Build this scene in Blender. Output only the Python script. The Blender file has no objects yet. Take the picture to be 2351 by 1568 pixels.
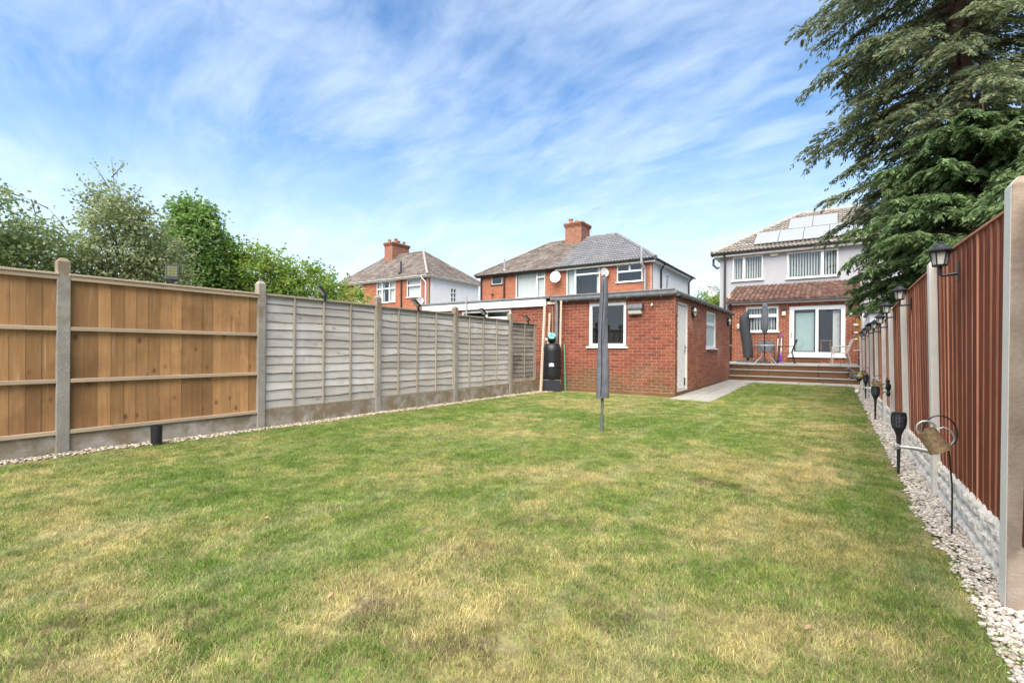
import bpy, bmesh, math, random
import numpy as np
from mathutils import Vector, Matrix, noise

random.seed(7)
rng = np.random.default_rng(7)
SC = bpy.context.scene
COL = SC.collection
R = math.radians

# ------------------------------------------------------------------ camera
F_PX, YAW, V0, ROLL, CAMH = 1088.64, 0.5992, 802.16, 0.0077, 1.057   # in units of a 2351 px wide picture
cam_d = bpy.data.cameras.new('camera')
cam_d.sensor_width = 36.0
cam_d.lens = F_PX / 2351 * 36
cam_d.shift_y = (V0 - 784.0) / 2351
cam_d.clip_start, cam_d.clip_end = 0.05, 2000
cam = bpy.data.objects.new('camera', cam_d)
cam.matrix_world = Matrix.Translation((0, 0, CAMH)) @ Matrix.Rotation(YAW, 4, 'Z') @ Matrix.Rotation(math.pi / 2, 4, 'X') @ Matrix.Rotation(ROLL, 4, 'Z')
COL.objects.link(cam)
SC.camera = cam

# ------------------------------------------------------------------ sky, sun, exposure
SUN_EL, SUN_AZ = 55.0, 168.0        # azimuth clockwise from +Y: behind the camera, a little to the right
sv = Vector((math.sin(R(SUN_AZ)) * math.cos(R(SUN_EL)), math.cos(R(SUN_AZ)) * math.cos(R(SUN_EL)), math.sin(R(SUN_EL))))
sun_d = bpy.data.lights.new('sun', 'SUN')
sun_d.energy, sun_d.angle, sun_d.color = 3.7, R(65), (1.0, 0.92, 0.80)
sun = bpy.data.objects.new('sun', sun_d)
sun.rotation_euler = (-sv).to_track_quat('-Z', 'Y').to_euler()
COL.objects.link(sun)
SC.view_settings.view_transform = 'Standard'
SC.view_settings.look = 'None'
SC.view_settings.exposure = 1.46
SC.view_settings.gamma = 1.0
SC.view_settings.use_curve_mapping = False


cy = SC.cycles
cy.max_bounces, cy.diffuse_bounces, cy.glossy_bounces, cy.transmission_bounces, cy.transparent_max_bounces = 5, 2, 2, 3, 10
cy.caustics_reflective = cy.caustics_refractive = False


class NT:
    """thin wrapper for node trees"""
    def __init__(s, tree):
        s.t = tree
    def n(s, typ, **kw):
        nd = s.t.nodes.new(typ)
        for k, v in kw.items():
            setattr(nd, k, v)
        return nd
    def l(s, a, b):
        s.t.links.new(a, b)
    def val(s, sock, v):
        if hasattr(v, 'is_output'):
            s.l(v, sock)
        else:
            sock.default_value = v
    def math(s, op, a, b=None, c=None, clamp=False):
        nd = s.n('ShaderNodeMath', operation=op, use_clamp=clamp)
        s.val(nd.inputs[0], a)
        if b is not None: s.val(nd.inputs[1], b)
        if c is not None: s.val(nd.inputs[2], c)
        return nd.outputs[0]
    def vmath(s, op, a, b=None):
        nd = s.n('ShaderNodeVectorMath', operation=op)
        s.val(nd.inputs[0], a)
        if b is not None: s.val(nd.inputs[1], b)
        return nd.outputs[1] if op in ('DISTANCE', 'LENGTH', 'DOT_PRODUCT') else nd.outputs[0]
    def noise(s, vec, scale=5., detail=3., rough=.55, dist=0.):
        nd = s.n('ShaderNodeTexNoise')
        s.l(vec, nd.inputs['Vector'])
        nd.inputs['Scale'].default_value = scale
        nd.inputs['Detail'].default_value = detail
        nd.inputs['Roughness'].default_value = rough
        nd.inputs['Distortion'].default_value = dist
        return nd.outputs[0]
    def rng(s, v, a, b, c=0., d=1., smooth=False):
        nd = s.n('ShaderNodeMapRange')
        if smooth: nd.interpolation_type = 'SMOOTHSTEP'
        s.l(v, nd.inputs[0])
        for i, x in enumerate((a, b, c, d)):
            s.val(nd.inputs[i + 1], x)
        return nd.outputs[0]
    def mix(s, fac, a, b, blend='MIX'):
        nd = s.n('ShaderNodeMix', data_type='RGBA', blend_type=blend)
        nd.clamp_factor = True
        s.val(nd.inputs[0], fac)
        for i, x in ((6, a), (7, b)):
            if hasattr(x, 'is_output'): s.l(x, nd.inputs[i])
            else: nd.inputs[i].default_value = (*x, 1)
        return nd.outputs[2]
    def mapping(s, vec, scale=(1, 1, 1), rot=(0, 0, 0), loc=(0, 0, 0)):
        nd = s.n('ShaderNodeMapping')
        s.l(vec, nd.inputs[0])
        nd.inputs['Scale'].default_value = scale
        nd.inputs['Rotation'].default_value = rot
        nd.inputs['Location'].default_value = loc
        return nd.outputs[0]
    def pos(s):
        return s.n('ShaderNodeNewGeometry').outputs['Position']
    def piece_random(s):
        """one random number per loose piece, or per object where each piece is an object"""
        a = s.n('ShaderNodeNewGeometry').outputs['Random Per Island']
        b = s.n('ShaderNodeObjectInfo').outputs['Random']
        return s.math('FRACT', s.math('ADD', a, b))
    def bump(s, h, strength, dist=.01):
        nd = s.n('ShaderNodeBump')
        nd.inputs['Strength'].default_value = strength
        nd.inputs['Distance'].default_value = dist
        s.l(h, nd.inputs['Height'])
        return nd.outputs[0]


world = bpy.data.worlds.new('World')
SC.world = world
world.use_nodes = True
world.node_tree.nodes.clear()
w = NT(world.node_tree)
sky = w.n('ShaderNodeTexSky', sky_type='NISHITA')
sky.sun_disc = False
sky.sun_elevation, sky.sun_rotation = R(SUN_EL), R(SUN_AZ)
sky.air_density, sky.dust_density, sky.ozone_density = 1.0, 0.6, 2.2
dirv = w.n('ShaderNodeTexCoord').outputs['Generated']
sep = w.n('ShaderNodeSeparateXYZ'); w.l(dirv, sep.inputs[0])
up = w.math('ADD', w.math('MAXIMUM', sep.outputs[2], 0.0), 0.16)
cx_, cy_ = w.math('DIVIDE', sep.outputs[0], up), w.math('DIVIDE', sep.outputs[1], up)
comb = w.n('ShaderNodeCombineXYZ'); w.l(cx_, comb.inputs[0]); w.l(cy_, comb.inputs[1])
STREAK = R(171)
st = w.mapping(comb.outputs[0], rot=(0, 0, -STREAK))
warp = w.n('ShaderNodeTexNoise'); w.l(st, warp.inputs['Vector']); warp.inputs['Scale'].default_value = 1.1; warp.inputs['Detail'].default_value = 3
stw = w.vmath('ADD', st, w.vmath('MULTIPLY', w.vmath('SUBTRACT', warp.outputs[1], (.5, .5, .5)), (.45, .35, 0)))
c1 = w.noise(w.mapping(stw, scale=(1.0, 2.1, 1), loc=(3.1, 1.7, 0)), 1.9, 5, .52, .25)
c2 = w.noise(w.mapping(stw, scale=(1.9, 4.0, 1), loc=(9.4, 2.2, 0)), 2.6, 5, .6, .3)
c3 = w.noise(w.mapping(st, scale=(.5, .6, 1), loc=(5.2, 7.7, 0)), 1.0, 2, .5, 0)
cl = w.math('ADD', w.math('MULTIPLY', c1, .58), w.math('ADD', w.math('MULTIPLY', c2, .34), w.math('MULTIPLY', c3, .30)))
cloud = w.rng(cl, .40, .92, 0, .58, True)
low = w.rng(sep.outputs[2], -.02, .45, .93, 0, True)
fac = w.math('MAXIMUM', cloud, w.math('ADD', w.math('MULTIPLY', cloud, .55), low, clamp=True))
skycol = w.mix(1.0, sky.outputs[0], (.72, 1.04, 1.24), 'MULTIPLY')
col = w.mix(fac, skycol, (5.3, 6.05, 6.9))
bg = w.n('ShaderNodeBackground'); w.l(col, bg.inputs[0]); bg.inputs[1].default_value = 0.076
out = w.n('ShaderNodeOutputWorld'); w.l(bg.outputs[0], out.inputs[0])

# ------------------------------------------------------------------ materials
MATS = {}
def base_mat(name):
    m = bpy.data.materials.new(name)
    m.use_nodes = True
    nt = NT(m.node_tree)
    b = m.node_tree.nodes['Principled BSDF']
    MATS[name] = m
    return m, nt, b

def mat(name, col, rough=.6, var=.15, scale=5., bump=0., bscale=90., metal=0., pr=0., col2=None, spec=.4, stretch=(1, 1, 1), alpha_detail=4.):
    m, nt, b = base_mat(name)
    p = nt.mapping(nt.pos(), scale=stretch)
    f = nt.noise(p, scale, alpha_detail, .6)
    c = nt.mix(1.0, col, (1, 1, 1), 'MULTIPLY')
    if pr:
        rnd = nt.piece_random()
        if col2 is not None:
            c = nt.mix(rnd, col, col2)
            rnd = nt.math('FRACT', nt.math('MULTIPLY', rnd, 7.31))
        k = nt.rng(rnd, 0, 1, 1 - pr, 1 + pr)
        kk = nt.math('MULTIPLY', k, nt.rng(f, .3, .7, 1 - var, 1 + var))
    else:
        if col2 is not None:
            c = nt.mix(nt.rng(f, .35, .65), col, col2)
        kk = nt.rng(f, .3, .7, 1 - var, 1 + var)
    vs = nt.n('ShaderNodeVectorMath', operation='SCALE'); nt.l(c, vs.inputs[0]); nt.l(kk, vs.inputs[3])
    nt.l(vs.outputs[0], b.inputs['Base Color'])
    b.inputs['Roughness'].default_value = rough
    b.inputs['Metallic'].default_value = metal
    b.inputs['Specular IOR Level'].default_value = spec
    if bump:
        nt.l(nt.bump(nt.noise(p, bscale, 3, .6), bump), b.inputs['Normal'])
    return m

def brick_mat(name, cols, stain=0.0, pale=0.0):
    m, nt, b = base_mat(name)
    p = nt.pos()
    rnd = nt.piece_random()
    cr = nt.n('ShaderNodeValToRGB')
    cr.color_ramp.interpolation = 'LINEAR'
    e = cr.color_ramp.elements
    while len(e) < len(cols): e.new(.5)
    for i, c in enumerate(cols):
        e[i].position = i / (len(cols) - 1); e[i].color = (*c, 1)
    nt.l(rnd, cr.inputs[0])
    f = nt.noise(p, 34, 4, .65)
    c = nt.mix(nt.rng(f, .3, .75, 0, .45), cr.outputs[0], (cols[0][0] * .45, cols[0][1] * .5, cols[0][2] * .5))
    if stain:
        z = nt.n('ShaderNodeSeparateXYZ'); nt.l(p, z.inputs[0])
        patch = nt.noise(nt.mapping(p, scale=(1, 1, 1.4)), 1.3, 4, .6)
        low = nt.rng(z.outputs[2], .1, 1.15, .34, -.22)
        k = nt.rng(nt.math('ADD', patch, low), .5, .78, 0, stain, True)
        c = nt.mix(k, c, nt.mix(nt.noise(p, 2.7, 2), (.085, .055, .035), (.15, .10, .035)))
    if pale:
        k = nt.rng(nt.noise(p, 1.1, 4, .6), .5, .75, 0, pale, True)
        c = nt.mix(k, c, (.46, .25, .17))
    nt.l(c, b.inputs['Base Color'])
    b.inputs['Roughness'].default_value = .85
    b.inputs['Specular IOR Level'].default_value = .25
    nt.l(nt.bump(nt.noise(p, 120, 4, .7), .35, .006), b.inputs['Normal'])
    return m

def wood_mat(name, cola, colb, axis, knots=.5, pr=.18, dirt=None, bump=.25, wear=None):
    """weathered sawn board; axis = the direction of the grain"""
    m, nt, b = base_mat(name)
    p = nt.pos()
    rnd = nt.piece_random()
    off = nt.n('ShaderNodeCombineXYZ')
    for i in range(3): nt.l(nt.math('MULTIPLY', rnd, 13.7 + i * 5), off.inputs[i])
    q = nt.vmath('ADD', p, off.outputs[0])
    s = [1, 1, 1]; s[axis] = .07
    g = nt.noise(nt.mapping(q, scale=tuple(s)), 42, 5, .62, .4)
    s2 = [1, 1, 1]; s2[axis] = .2
    g2 = nt.noise(nt.mapping(q, scale=tuple(s2)), 6, 3, .6, .5)
    c = nt.mix(nt.rng(g, .3, .7), cola, colb)
    c = nt.mix(nt.rng(g2, .35, .75, 0, .55), c, tuple(x * .62 for x in cola))
    if knots:
        v = nt.n('ShaderNodeTexVoronoi'); v.inputs['Scale'].default_value = 6.5
        s3 = [1, 1, 1]; s3[axis] = .6
        if axis: s3[0] = 0
        nt.l(nt.mapping(q, scale=tuple(s3)), v.inputs['Vector'])
        k = nt.rng(v.outputs['Distance'], .05, .19, knots, 0, True)
        c = nt.mix(k, c, tuple(x * .28 for x in cola))
    if dirt:
        k = nt.rng(nt.noise(p, 1.7, 4, .6), .46, .66, 0, dirt[1], True)
        c = nt.mix(k, c, dirt[0])
    if wear:
        k = nt.rng(nt.noise(nt.mapping(q, scale=tuple(s)), 20, 4, .6), .6, .78, 0, wear[1], True)
        c = nt.mix(k, c, wear[0])
    sc = nt.n('ShaderNodeVectorMath', operation='SCALE'); nt.l(c, sc.inputs[0])
    nt.l(nt.rng(nt.math('FRACT', nt.math('MULTIPLY', rnd, 5.3)), 0, 1, 1 - pr, 1 + pr), sc.inputs[3])
    nt.l(sc.outputs[0], b.inputs['Base Color'])
    b.inputs['Roughness'].default_value = .8
    b.inputs['Specular IOR Level'].default_value = .25
    nt.l(nt.bump(g, bump, .006), b.inputs['Normal'])
    return m

def concrete_mat(name, col, dark, moss, specks=.5, mossz=1.2, scale=70):
    m, nt, b = base_mat(name)
    p = nt.pos()
    a = nt.noise(p, 3.2, 5, .65)
    c = nt.mix(nt.rng(a, .35, .68), col, dark)
    v = nt.n('ShaderNodeTexVoronoi'); v.inputs['Scale'].default_value = scale
    nt.l(p, v.inputs['Vector'])
    sp = nt.rng(v.outputs['Distance'], .12, .32, specks, 0, True)
    c = nt.mix(nt.math('MULTIPLY', sp, nt.rng(nt.noise(p, 9, 2), .45, .6)), c, tuple(min(.75, x * 1.9) for x in col))
    z = nt.n('ShaderNodeSeparateXYZ'); nt.l(p, z.inputs[0])
    k = nt.rng(nt.math('ADD', nt.noise(p, 5, 4, .6), nt.rng(z.outputs[2], mossz - .7, mossz + .7, -.25, .25)), .45, .75, 0, .8, True)
    c = nt.mix(k, c, moss)
    nt.l(c, b.inputs['Base Color'])
    b.inputs['Roughness'].default_value = .9
    b.inputs['Specular IOR Level'].default_value = .2
    nt.l(nt.bump(nt.math('ADD', nt.noise(p, 60, 4, .7), sp), .5, .006), b.inputs['Normal'])
    return m

def leaf_mat(name, cola, colb, colc=None, trans=.35, rough=.5):
    m, nt, b = base_mat(name)
    rnd = nt.piece_random()
    c = nt.mix(rnd, cola, colb)
    if colc:
        r2 = nt.math('FRACT', nt.math('MULTIPLY', rnd, 17.3))
        c = nt.mix(nt.rng(r2, .72, .95), c, colc)
    big = nt.noise(nt.pos(), 1.4, 2)
    sc = nt.n('ShaderNodeVectorMath', operation='SCALE'); nt.l(c, sc.inputs[0]); nt.l(nt.rng(big, .3, .7, .75, 1.25), sc.inputs[3])
    nt.l(sc.outputs[0], b.inputs['Base Color'])
    b.inputs['Roughness'].default_value = rough
    b.inputs['Specular IOR Level'].default_value = .35
    t = nt.n('ShaderNodeBsdfTranslucent'); nt.l(sc.outputs[0], t.inputs[0])
    mx = nt.n('ShaderNodeMixShader'); mx.inputs[0].default_value = trans
    nt.l(b.outputs[0], mx.inputs[1]); nt.l(t.outputs[0], mx.inputs[2])
    nt.l(mx.outputs[0], nt.t.nodes['Material Output'].inputs[0])
    return m

def glass_mat(name, tint=(.955, .97, .965), gain=1.25):
    m, nt, b = base_mat(name)
    ge = nt.n('ShaderNodeNewGeometry')
    cs = nt.math('ABSOLUTE', nt.vmath('DOT_PRODUCT', ge.outputs['Incoming'], ge.outputs['True Normal']))
    fres = nt.math('ADD', nt.math('MULTIPLY', nt.math('POWER', nt.math('SUBTRACT', 1.0, cs), 5.0), .95), .045)
    tr = nt.n('ShaderNodeBsdfTransparent'); tr.inputs[0].default_value = (*tint, 1)
    gl = nt.n('ShaderNodeBsdfGlossy'); gl.inputs['Roughness'].default_value = .015
    nt.l(nt.bump(nt.noise(nt.pos(), 2.2, 1), .04, .02), gl.inputs['Normal'])
    mx = nt.n('ShaderNodeMixShader')
    nt.l(nt.math('MULTIPLY', fres, gain, clamp=True), mx.inputs[0])
    nt.l(tr.outputs[0], mx.inputs[1]); nt.l(gl.outputs[0], mx.inputs[2])
    nt.l(mx.outputs[0], nt.t.nodes['Material Output'].inputs[0])
    return m

mat('white_upvc', (.78, .78, .77), .35, .04, 3)
mat('white_paint', (.74, .73, .70), .55, .08, 6, .1, 60)
mat('white_render', (.80, .80, .79), .9, .04, 2, .2, 160)
mat('grey_render', (.375, .375, .388), .9, .05, 1.5, .35, 180)
mat('mortar', (.44, .275, .195), .95, .18, 14, .4, 150)
mat('mortar_pale', (.56, .38, .28), .95, .15, 14, .4, 150)
mat('black_plastic', (.018, .018, .02), .38, .12, 8, .05, 60)
mat('black_metal', (.015, .015, .016), .42, .15, 12)
mat('brown_pipe', (.045, .022, .016), .4, .1)
mat('grey_pipe', (.17, .165, .18), .45, .1)
mat('gutter_grey', (.075, .075, .08), .5, .3, 9, .1, 40)
mat('felt', (.15, .15, .15), .9, .22, 11, .6, 130)
mat('dark_room', (.022, .021, .019), .9, .1)
mat('curtain', (.62, .62, .60), .85, .06, 9)
mat('blind', (.60, .61, .60), .7, .05)
mat('teal_blind', (.36, .47, .45), .6, .05)
mat('lead', (.28, .28, .29), .6, .2, 8)
mat('dish_white', (.78, .78, .78), .45, .05)
mat('dish_grey', (.33, .34, .35), .5, .08)
mat('steel', (.55, .55, .55), .3, .1, 12, metal=.9)
mat('galv', (.42, .42, .42), .45, .2, 18, metal=.6)
mat('terracotta', (.33, .13, .07), .85, .3, 14, .3, 90)
brick_mat('brick_garage', [(.19, .050, .030), (.25, .066, .037), (.29, .083, .045), (.22, .056, .033), (.31, .098, .054), (.15, .043, .03)], .8, .22)
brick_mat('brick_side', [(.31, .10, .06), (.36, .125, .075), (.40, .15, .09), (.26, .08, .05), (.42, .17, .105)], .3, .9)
brick_mat('brick_extension', [(.27, .075, .038), (.33, .105, .052), (.36, .125, .064), (.22, .058, .034)], 0, .25)
brick_mat('brick_orange', [(.37, .115, .057), (.43, .14, .07), (.47, .165, .085), (.35, .10, .05)], 0, .2)
brick_mat('brick_chimney', [(.27, .10, .06), (.33, .13, .075), (.22, .08, .05)], 0, .3)
wood_mat('closeboard', (.46, .25, .105), (.35, .175, .068), 2, .9, .28, ((.22, .11, .045), .6), .2, ((.58, .38, .22), .6))
wood_mat('closeboard_rail', (.50, .38, .26), (.40, .29, .19), 1, .35, .1)
wood_mat('lap_grey', (.56, .505, .44), (.40, .35, .295), 1, .6, .16, ((.62, .585, .545), .5), .35, ((.27, .225, .18), .5))
wood_mat('lap_brown', (.38, .335, .285), (.25, .21, .17), 1, .5, .25, ((.12, .085, .06), .75))
wood_mat('lap_batten', (.40, .345, .27), (.30, .25, .185), 2, .2, .12)
wood_mat('pole_wood', (.55, .44, .33), (.44, .34, .25), 2, .3, .1)
wood_mat('red_board', (.29, .062, .018), (.155, .029, .010), 2, .6, .36, ((.13, .03, .012), .4), .4, ((.50, .16, .06), .6))
wood_mat('red_edge', (.55, .27, .17), (.34, .13, .075), 2, .2, .35)
wood_mat('sleeper', (.175, .09, .042), (.115, .056, .028), 0, .4, .25, ((.09, .055, .03), .6))
wood_mat('orange_wood', (.42, .19, .06), (.35, .15, .045), 2, .3, .1)
concrete_mat('post_concrete', (.34, .305, .26), (.25, .22, .185), (.20, .145, .085), .9, 1.35, 60)
concrete_mat('gravel_board', (.42, .385, .33), (.31, .27, .22), (.20, .14, .075), .2, -.25, 80)
concrete_mat('slab', (.315, .30, .275), (.25, .235, .21), (.18, .165, .135), .2, 2.5, 60)
concrete_mat('post_side', (.40, .33, .265), (.22, .165, .12), (.15, .11, .078), .06, 1.5, 90)
concrete_mat('post_cream', (.62, .58, .52), (.52, .47, .41), (.36, .31, .25), .3, 2.6, 90)
concrete_mat('haunching', (.33, .30, .26), (.22, .19, .16), (.16, .14, .08), .3, 9, 60)
mat('post_white', (.80, .75, .67), .7, .1, 7, .25, 70, col2=(.66, .60, .52))
mat('stone_white', (.74, .675, .585), .85, .2, 16, .7, 55, col2=(.60, .53, .44))
mat('stones', (.36, .30, .23), .85, .15, 40, .2, 60, pr=.35, col2=(.56, .50, .43))
mat('stones_tan', (.33, .26, .175), .85, .1, 40, .2, 60, pr=.4, col2=(.50, .43, .34))
mat('tile_grey', (.155, .152, .155), .75, .12, 5, .2, 80, pr=.14)
mat('tile_brown', (.22, .195, .165), .85, .3, 3, .35, 60, pr=.16, col2=(.17, .148, .125))
mat('tile_red', (.15, .08, .06), .9, .4, 4, .35, 60, pr=.3, col2=(.225, .14, .11))
mat('tile_old', (.125, .10, .085), .95, .45, 1.6, .4, 60, pr=.22, col2=(.185, .155, .13))
mat('tile_ridge', (.30, .27, .235), .9, .3, 6, .3, 60)
glass_mat('glass')
mat('glass_frosted', (.40, .50, .48), .3, .03, 3, spec=.6)

# ------------------------------------------------------------------ geometry helpers
WORLDPOS = {}
class G:
    def __init__(s):
        s.v, s.f, s.m = [], [], []
    def add(s, vs, fs, mi=0):
        o = len(s.v); s.v += [tuple(v) for v in vs]
        for f in fs:
            s.f.append(tuple(o + i for i in f)); s.m.append(mi)
        return s
    def hexa(s, p, mi=0):
        return s.add(p, [(0, 3, 2, 1), (4, 5, 6, 7), (0, 1, 5, 4), (1, 2, 6, 5), (2, 3, 7, 6), (3, 0, 4, 7)], mi)
    def box(s, x0, x1, y0, y1, z0, z1, mi=0):
        x0, x1 = sorted((x0, x1)); y0, y1 = sorted((y0, y1)); z0, z1 = sorted((z0, z1))
        return s.hexa([(x0, y0, z0), (x1, y0, z0), (x1, y1, z0), (x0, y1, z0), (x0, y0, z1), (x1, y0, z1), (x1, y1, z1), (x0, y1, z1)], mi)
    def fbox(s, face, u0, u1, d0, d1, z0, z1, mi=0):
        a, b = face.P(u0, d0, z0), face.P(u1, d1, z1)
        return s.box(a[0], b[0], a[1], b[1], a[2], b[2], mi)
    def bar(s, p0, p1, wd, ht, upv=(0, 0, 1), mi=0):
        p0, p1 = Vector(p0), Vector(p1); d = (p1 - p0).normalized(); u = Vector(upv)
        if abs(d.dot(u)) > .98: u = Vector((0, 1, 0))
        a = d.cross(u).normalized() * wd / 2; b = a.cross(d).normalized() * ht / 2
        return s.hexa([p0 - a - b, p0 + a - b, p1 + a - b, p1 - a - b, p0 - a + b, p0 + a + b, p1 + a + b, p1 - a + b], mi)
    def tube(s, pts, r, n=8, mi=0, cap=True):
        pts = [Vector(p) for p in pts]; k = len(pts)
        rs = r if isinstance(r, (list, tuple)) else [r] * k
        rings = []; ref = None
        for i, p in enumerate(pts):
            t = (pts[min(i + 1, k - 1)] - pts[max(i - 1, 0)]).normalized()
            if ref is None:
                ref = Vector((0, 0, 1)) if abs(t.z) < .9 else Vector((1, 0, 0))
            a = t.cross(ref).normalized(); b = a.cross(t).normalized(); ref = b
            rings.append([p + (a * math.cos(q) + b * math.sin(q)) * rs[i] for q in [2 * math.pi * j / n for j in range(n)]])
        vs = [v for ring in rings for v in ring]; fs = []
        for i in range(k - 1):
            for j in range(n):
                fs.append((i * n + j, i * n + (j + 1) % n, (i + 1) * n + (j + 1) % n, (i + 1) * n + j))
        if cap:
            fs.append(tuple(range(n - 1, -1, -1))); fs.append(tuple((k - 1) * n + j for j in range(n)))
        return s.add(vs, fs, mi)
    def lathe(s, prof, n=16, M=None, mi=0, sx=1, sy=1):
        M = M or Matrix(); vs = []; fs = []
        for r, z in prof:
            for j in range(n):
                q = 2 * math.pi * j / n
                vs.append(M @ Vector((r * sx * math.cos(q), r * sy * math.sin(q), z)))
        for i in range(len(prof) - 1):
            for j in range(n):
                fs.append((i * n + j, i * n + (j + 1) % n, (i + 1) * n + (j + 1) % n, (i + 1) * n + j))
        fs.append(tuple(range(n - 1, -1, -1))); fs.append(tuple((len(prof) - 1) * n + j for j in range(n)))
        return s.add(vs, fs, mi)
    def ball(s, c, r, n=10, m=7, mi=0, M=None):
        rx, ry, rz = (r, r, r) if not isinstance(r, (tuple, list)) else r
        T = Matrix.Translation(c) @ (M or Matrix()) @ Matrix.Diagonal((rx, ry, rz, 1))
        return s.lathe([(max(math.sin(math.pi * i / m), .02), -math.cos(math.pi * i / m)) for i in range(m + 1)], n, T, mi)
    def poly(s, pts, mi=0):
        return s.add(pts, [tuple(range(len(pts)))], mi)
    def prism(s, pts, off, mi=0):
        """closed slab: a polygon and the same polygon moved by off"""
        n = len(pts); off = Vector(off); q = [Vector(p) + off for p in pts]
        fs = [tuple(range(n - 1, -1, -1)), tuple(range(n, 2 * n))] + [(i, (i + 1) % n, n + (i + 1) % n, n + i) for i in range(n)]
        return s.add([Vector(p) for p in pts] + q, fs, mi)
    def mesh(s, name, mats, smooth=False, recalc=True):
        me = bpy.data.meshes.new(name)
        me.from_pydata(s.v, [], s.f)
        mats = mats if isinstance(mats, (list, tuple)) else [mats]
        for k in mats: me.materials.append(MATS[k])
        if len(mats) > 1: me.polygons.foreach_set('material_index', s.m)
        if recalc:
            bm = bmesh.new(); bm.from_mesh(me); bmesh.ops.recalc_face_normals(bm, faces=bm.faces); bm.to_mesh(me); bm.free()
        if smooth:
            me.shade_smooth() if smooth is True else me.shade_auto_smooth(angle=smooth) if hasattr(me, 'shade_auto_smooth') else me.shade_smooth()
        me.update()
        return me
    def build(s, name, mats, parent=None, smooth=False, bevel=0, recalc=True, **tagkw):
        o = link(name, s.mesh(name, mats, bool(smooth), recalc), parent)
        if smooth == 'auto':
            md = o.modifiers.new('split', 'EDGE_SPLIT'); md.split_angle = R(38)
        if bevel:
            md = o.modifiers.new('bevel', 'BEVEL'); md.width = bevel; md.segments = 2; md.limit_method = 'ANGLE'
        if tagkw: tag(o, **tagkw)
        return o

def link(name, data, parent=None, M=None, local=None):
    o = bpy.data.objects.new(name, data)
    COL.objects.link(o)
    if M is not None: o.matrix_basis = M
    if parent is not None:
        o.parent = parent
        if not parent.get('_local') and parent.name in WORLDPOS:
            o.matrix_parent_inverse = Matrix.Translation(-WORLDPOS[parent.name])
    return o

def tag(o, label=None, cat=None, group=None, kind=None):
    if label: o['label'] = label
    if cat: o['category'] = cat
    if group: o['group'] = group
    if kind: o['kind'] = kind
    return o

def thing(name, label, cat, loc=(0, 0, 0), rz=0, group=None, local=False):
    """an Empty at the thing's base; parts are given in world coordinates unless local"""
    o = bpy.data.objects.new(name, None); COL.objects.link(o)
    o.location = loc; o.rotation_euler = (0, 0, rz); o.empty_display_size = .2
    if not local: WORLDPOS[o.name] = Vector(loc)
    return tag(o, label, cat, group)

def dup(root, loc, rz=0, label=None, scale=None):
    r = root.copy(); COL.objects.link(r); r.location = loc; r.rotation_euler = (0, 0, rz)
    if scale: r.scale = (scale,) * 3
    if label: r['label'] = label
    for ch in list(root.children):
        c = ch.copy(); COL.objects.link(c); c.parent = r
        for g in list(ch.children):
            d = g.copy(); COL.objects.link(d); d.parent = c
    return r

class Face:
    """a wall plane: S looks to -Y, E to +X, W to -X; u runs along it, d outwards"""
    def __init__(s, kind, off): s.k, s.o = kind, off
    def P(s, u, d, z):
        if s.k == 'S': return (u, s.o - d, z)
        if s.k == 'E': return (s.o + d, u, z)
        return (s.o - d, u, z)
    def rot(s):
        return Matrix.Rotation({'S': 0, 'E': math.pi / 2, 'W': -math.pi / 2}[s.k], 4, 'Z')

def fast_mesh(name, V, F, mats, matidx=None):
    me = bpy.data.meshes.new(name)
    V = np.asarray(V, np.float32); F = np.asarray(F, np.int32); k = F.shape[1]
    me.vertices.add(len(V)); me.vertices.foreach_set('co', V.ravel())
    me.loops.add(F.size); me.loops.foreach_set('vertex_index', F.ravel())
    me.polygons.add(len(F)); me.polygons.foreach_set('loop_start', np.arange(len(F), dtype=np.int32) * k)
    if matidx is not None: me.polygons.foreach_set('material_index', np.asarray(matidx, np.int32))
    for m in (mats if isinstance(mats, (list, tuple)) else [mats]): me.materials.append(MATS[m])
    me.update(calc_edges=True); me.validate()
    return me

def cam_size(p, a):
    s, c = math.sin(YAW), math.cos(YAW)
    xc = p[0] * c + p[1] * s; zc = -p[0] * s + p[1] * c
    if zc < .4 or abs(xc / zc) > 1.12: return 1e-6 * a
    return a / zc ** 2

def pieces(name, stuff, parent, stuff_parent, mesh, mats_, limit=300):
    """alike pieces that share one mesh: the largest in view as objects, the rest joined into one part"""
    order = sorted(mats_, key=lambda M: -cam_size(M.translation, M.to_scale()[0] * M.to_scale()[2]))
    for M in order[:limit]:
        link(name, mesh, parent, M)
    rest = order[limit:]
    if rest:
        n = len(mesh.vertices)
        co = np.empty(n * 3, np.float32); mesh.vertices.foreach_get('co', co); co = co.reshape(-1, 3)
        polys = [list(p.vertices) for p in mesh.polygons]
        vs = []; fs = []
        for i, M in enumerate(rest):
            A = np.array(M)[:3]
            vs.append(co @ A[:, :3].T + A[:, 3])
            fs += [tuple(i * n + k for k in p) for p in polys]
        me = bpy.data.meshes.new(stuff)
        me.from_pydata(np.concatenate(vs).tolist(), [], fs)
        for m in mesh.materials: me.materials.append(m)
        mi = [p.material_index for p in mesh.polygons]
        if any(mi): me.polygons.foreach_set('material_index', mi * len(rest))
        o = link(stuff, me, stuff_parent); o['kind'] = 'stuff'
        return o

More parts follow.
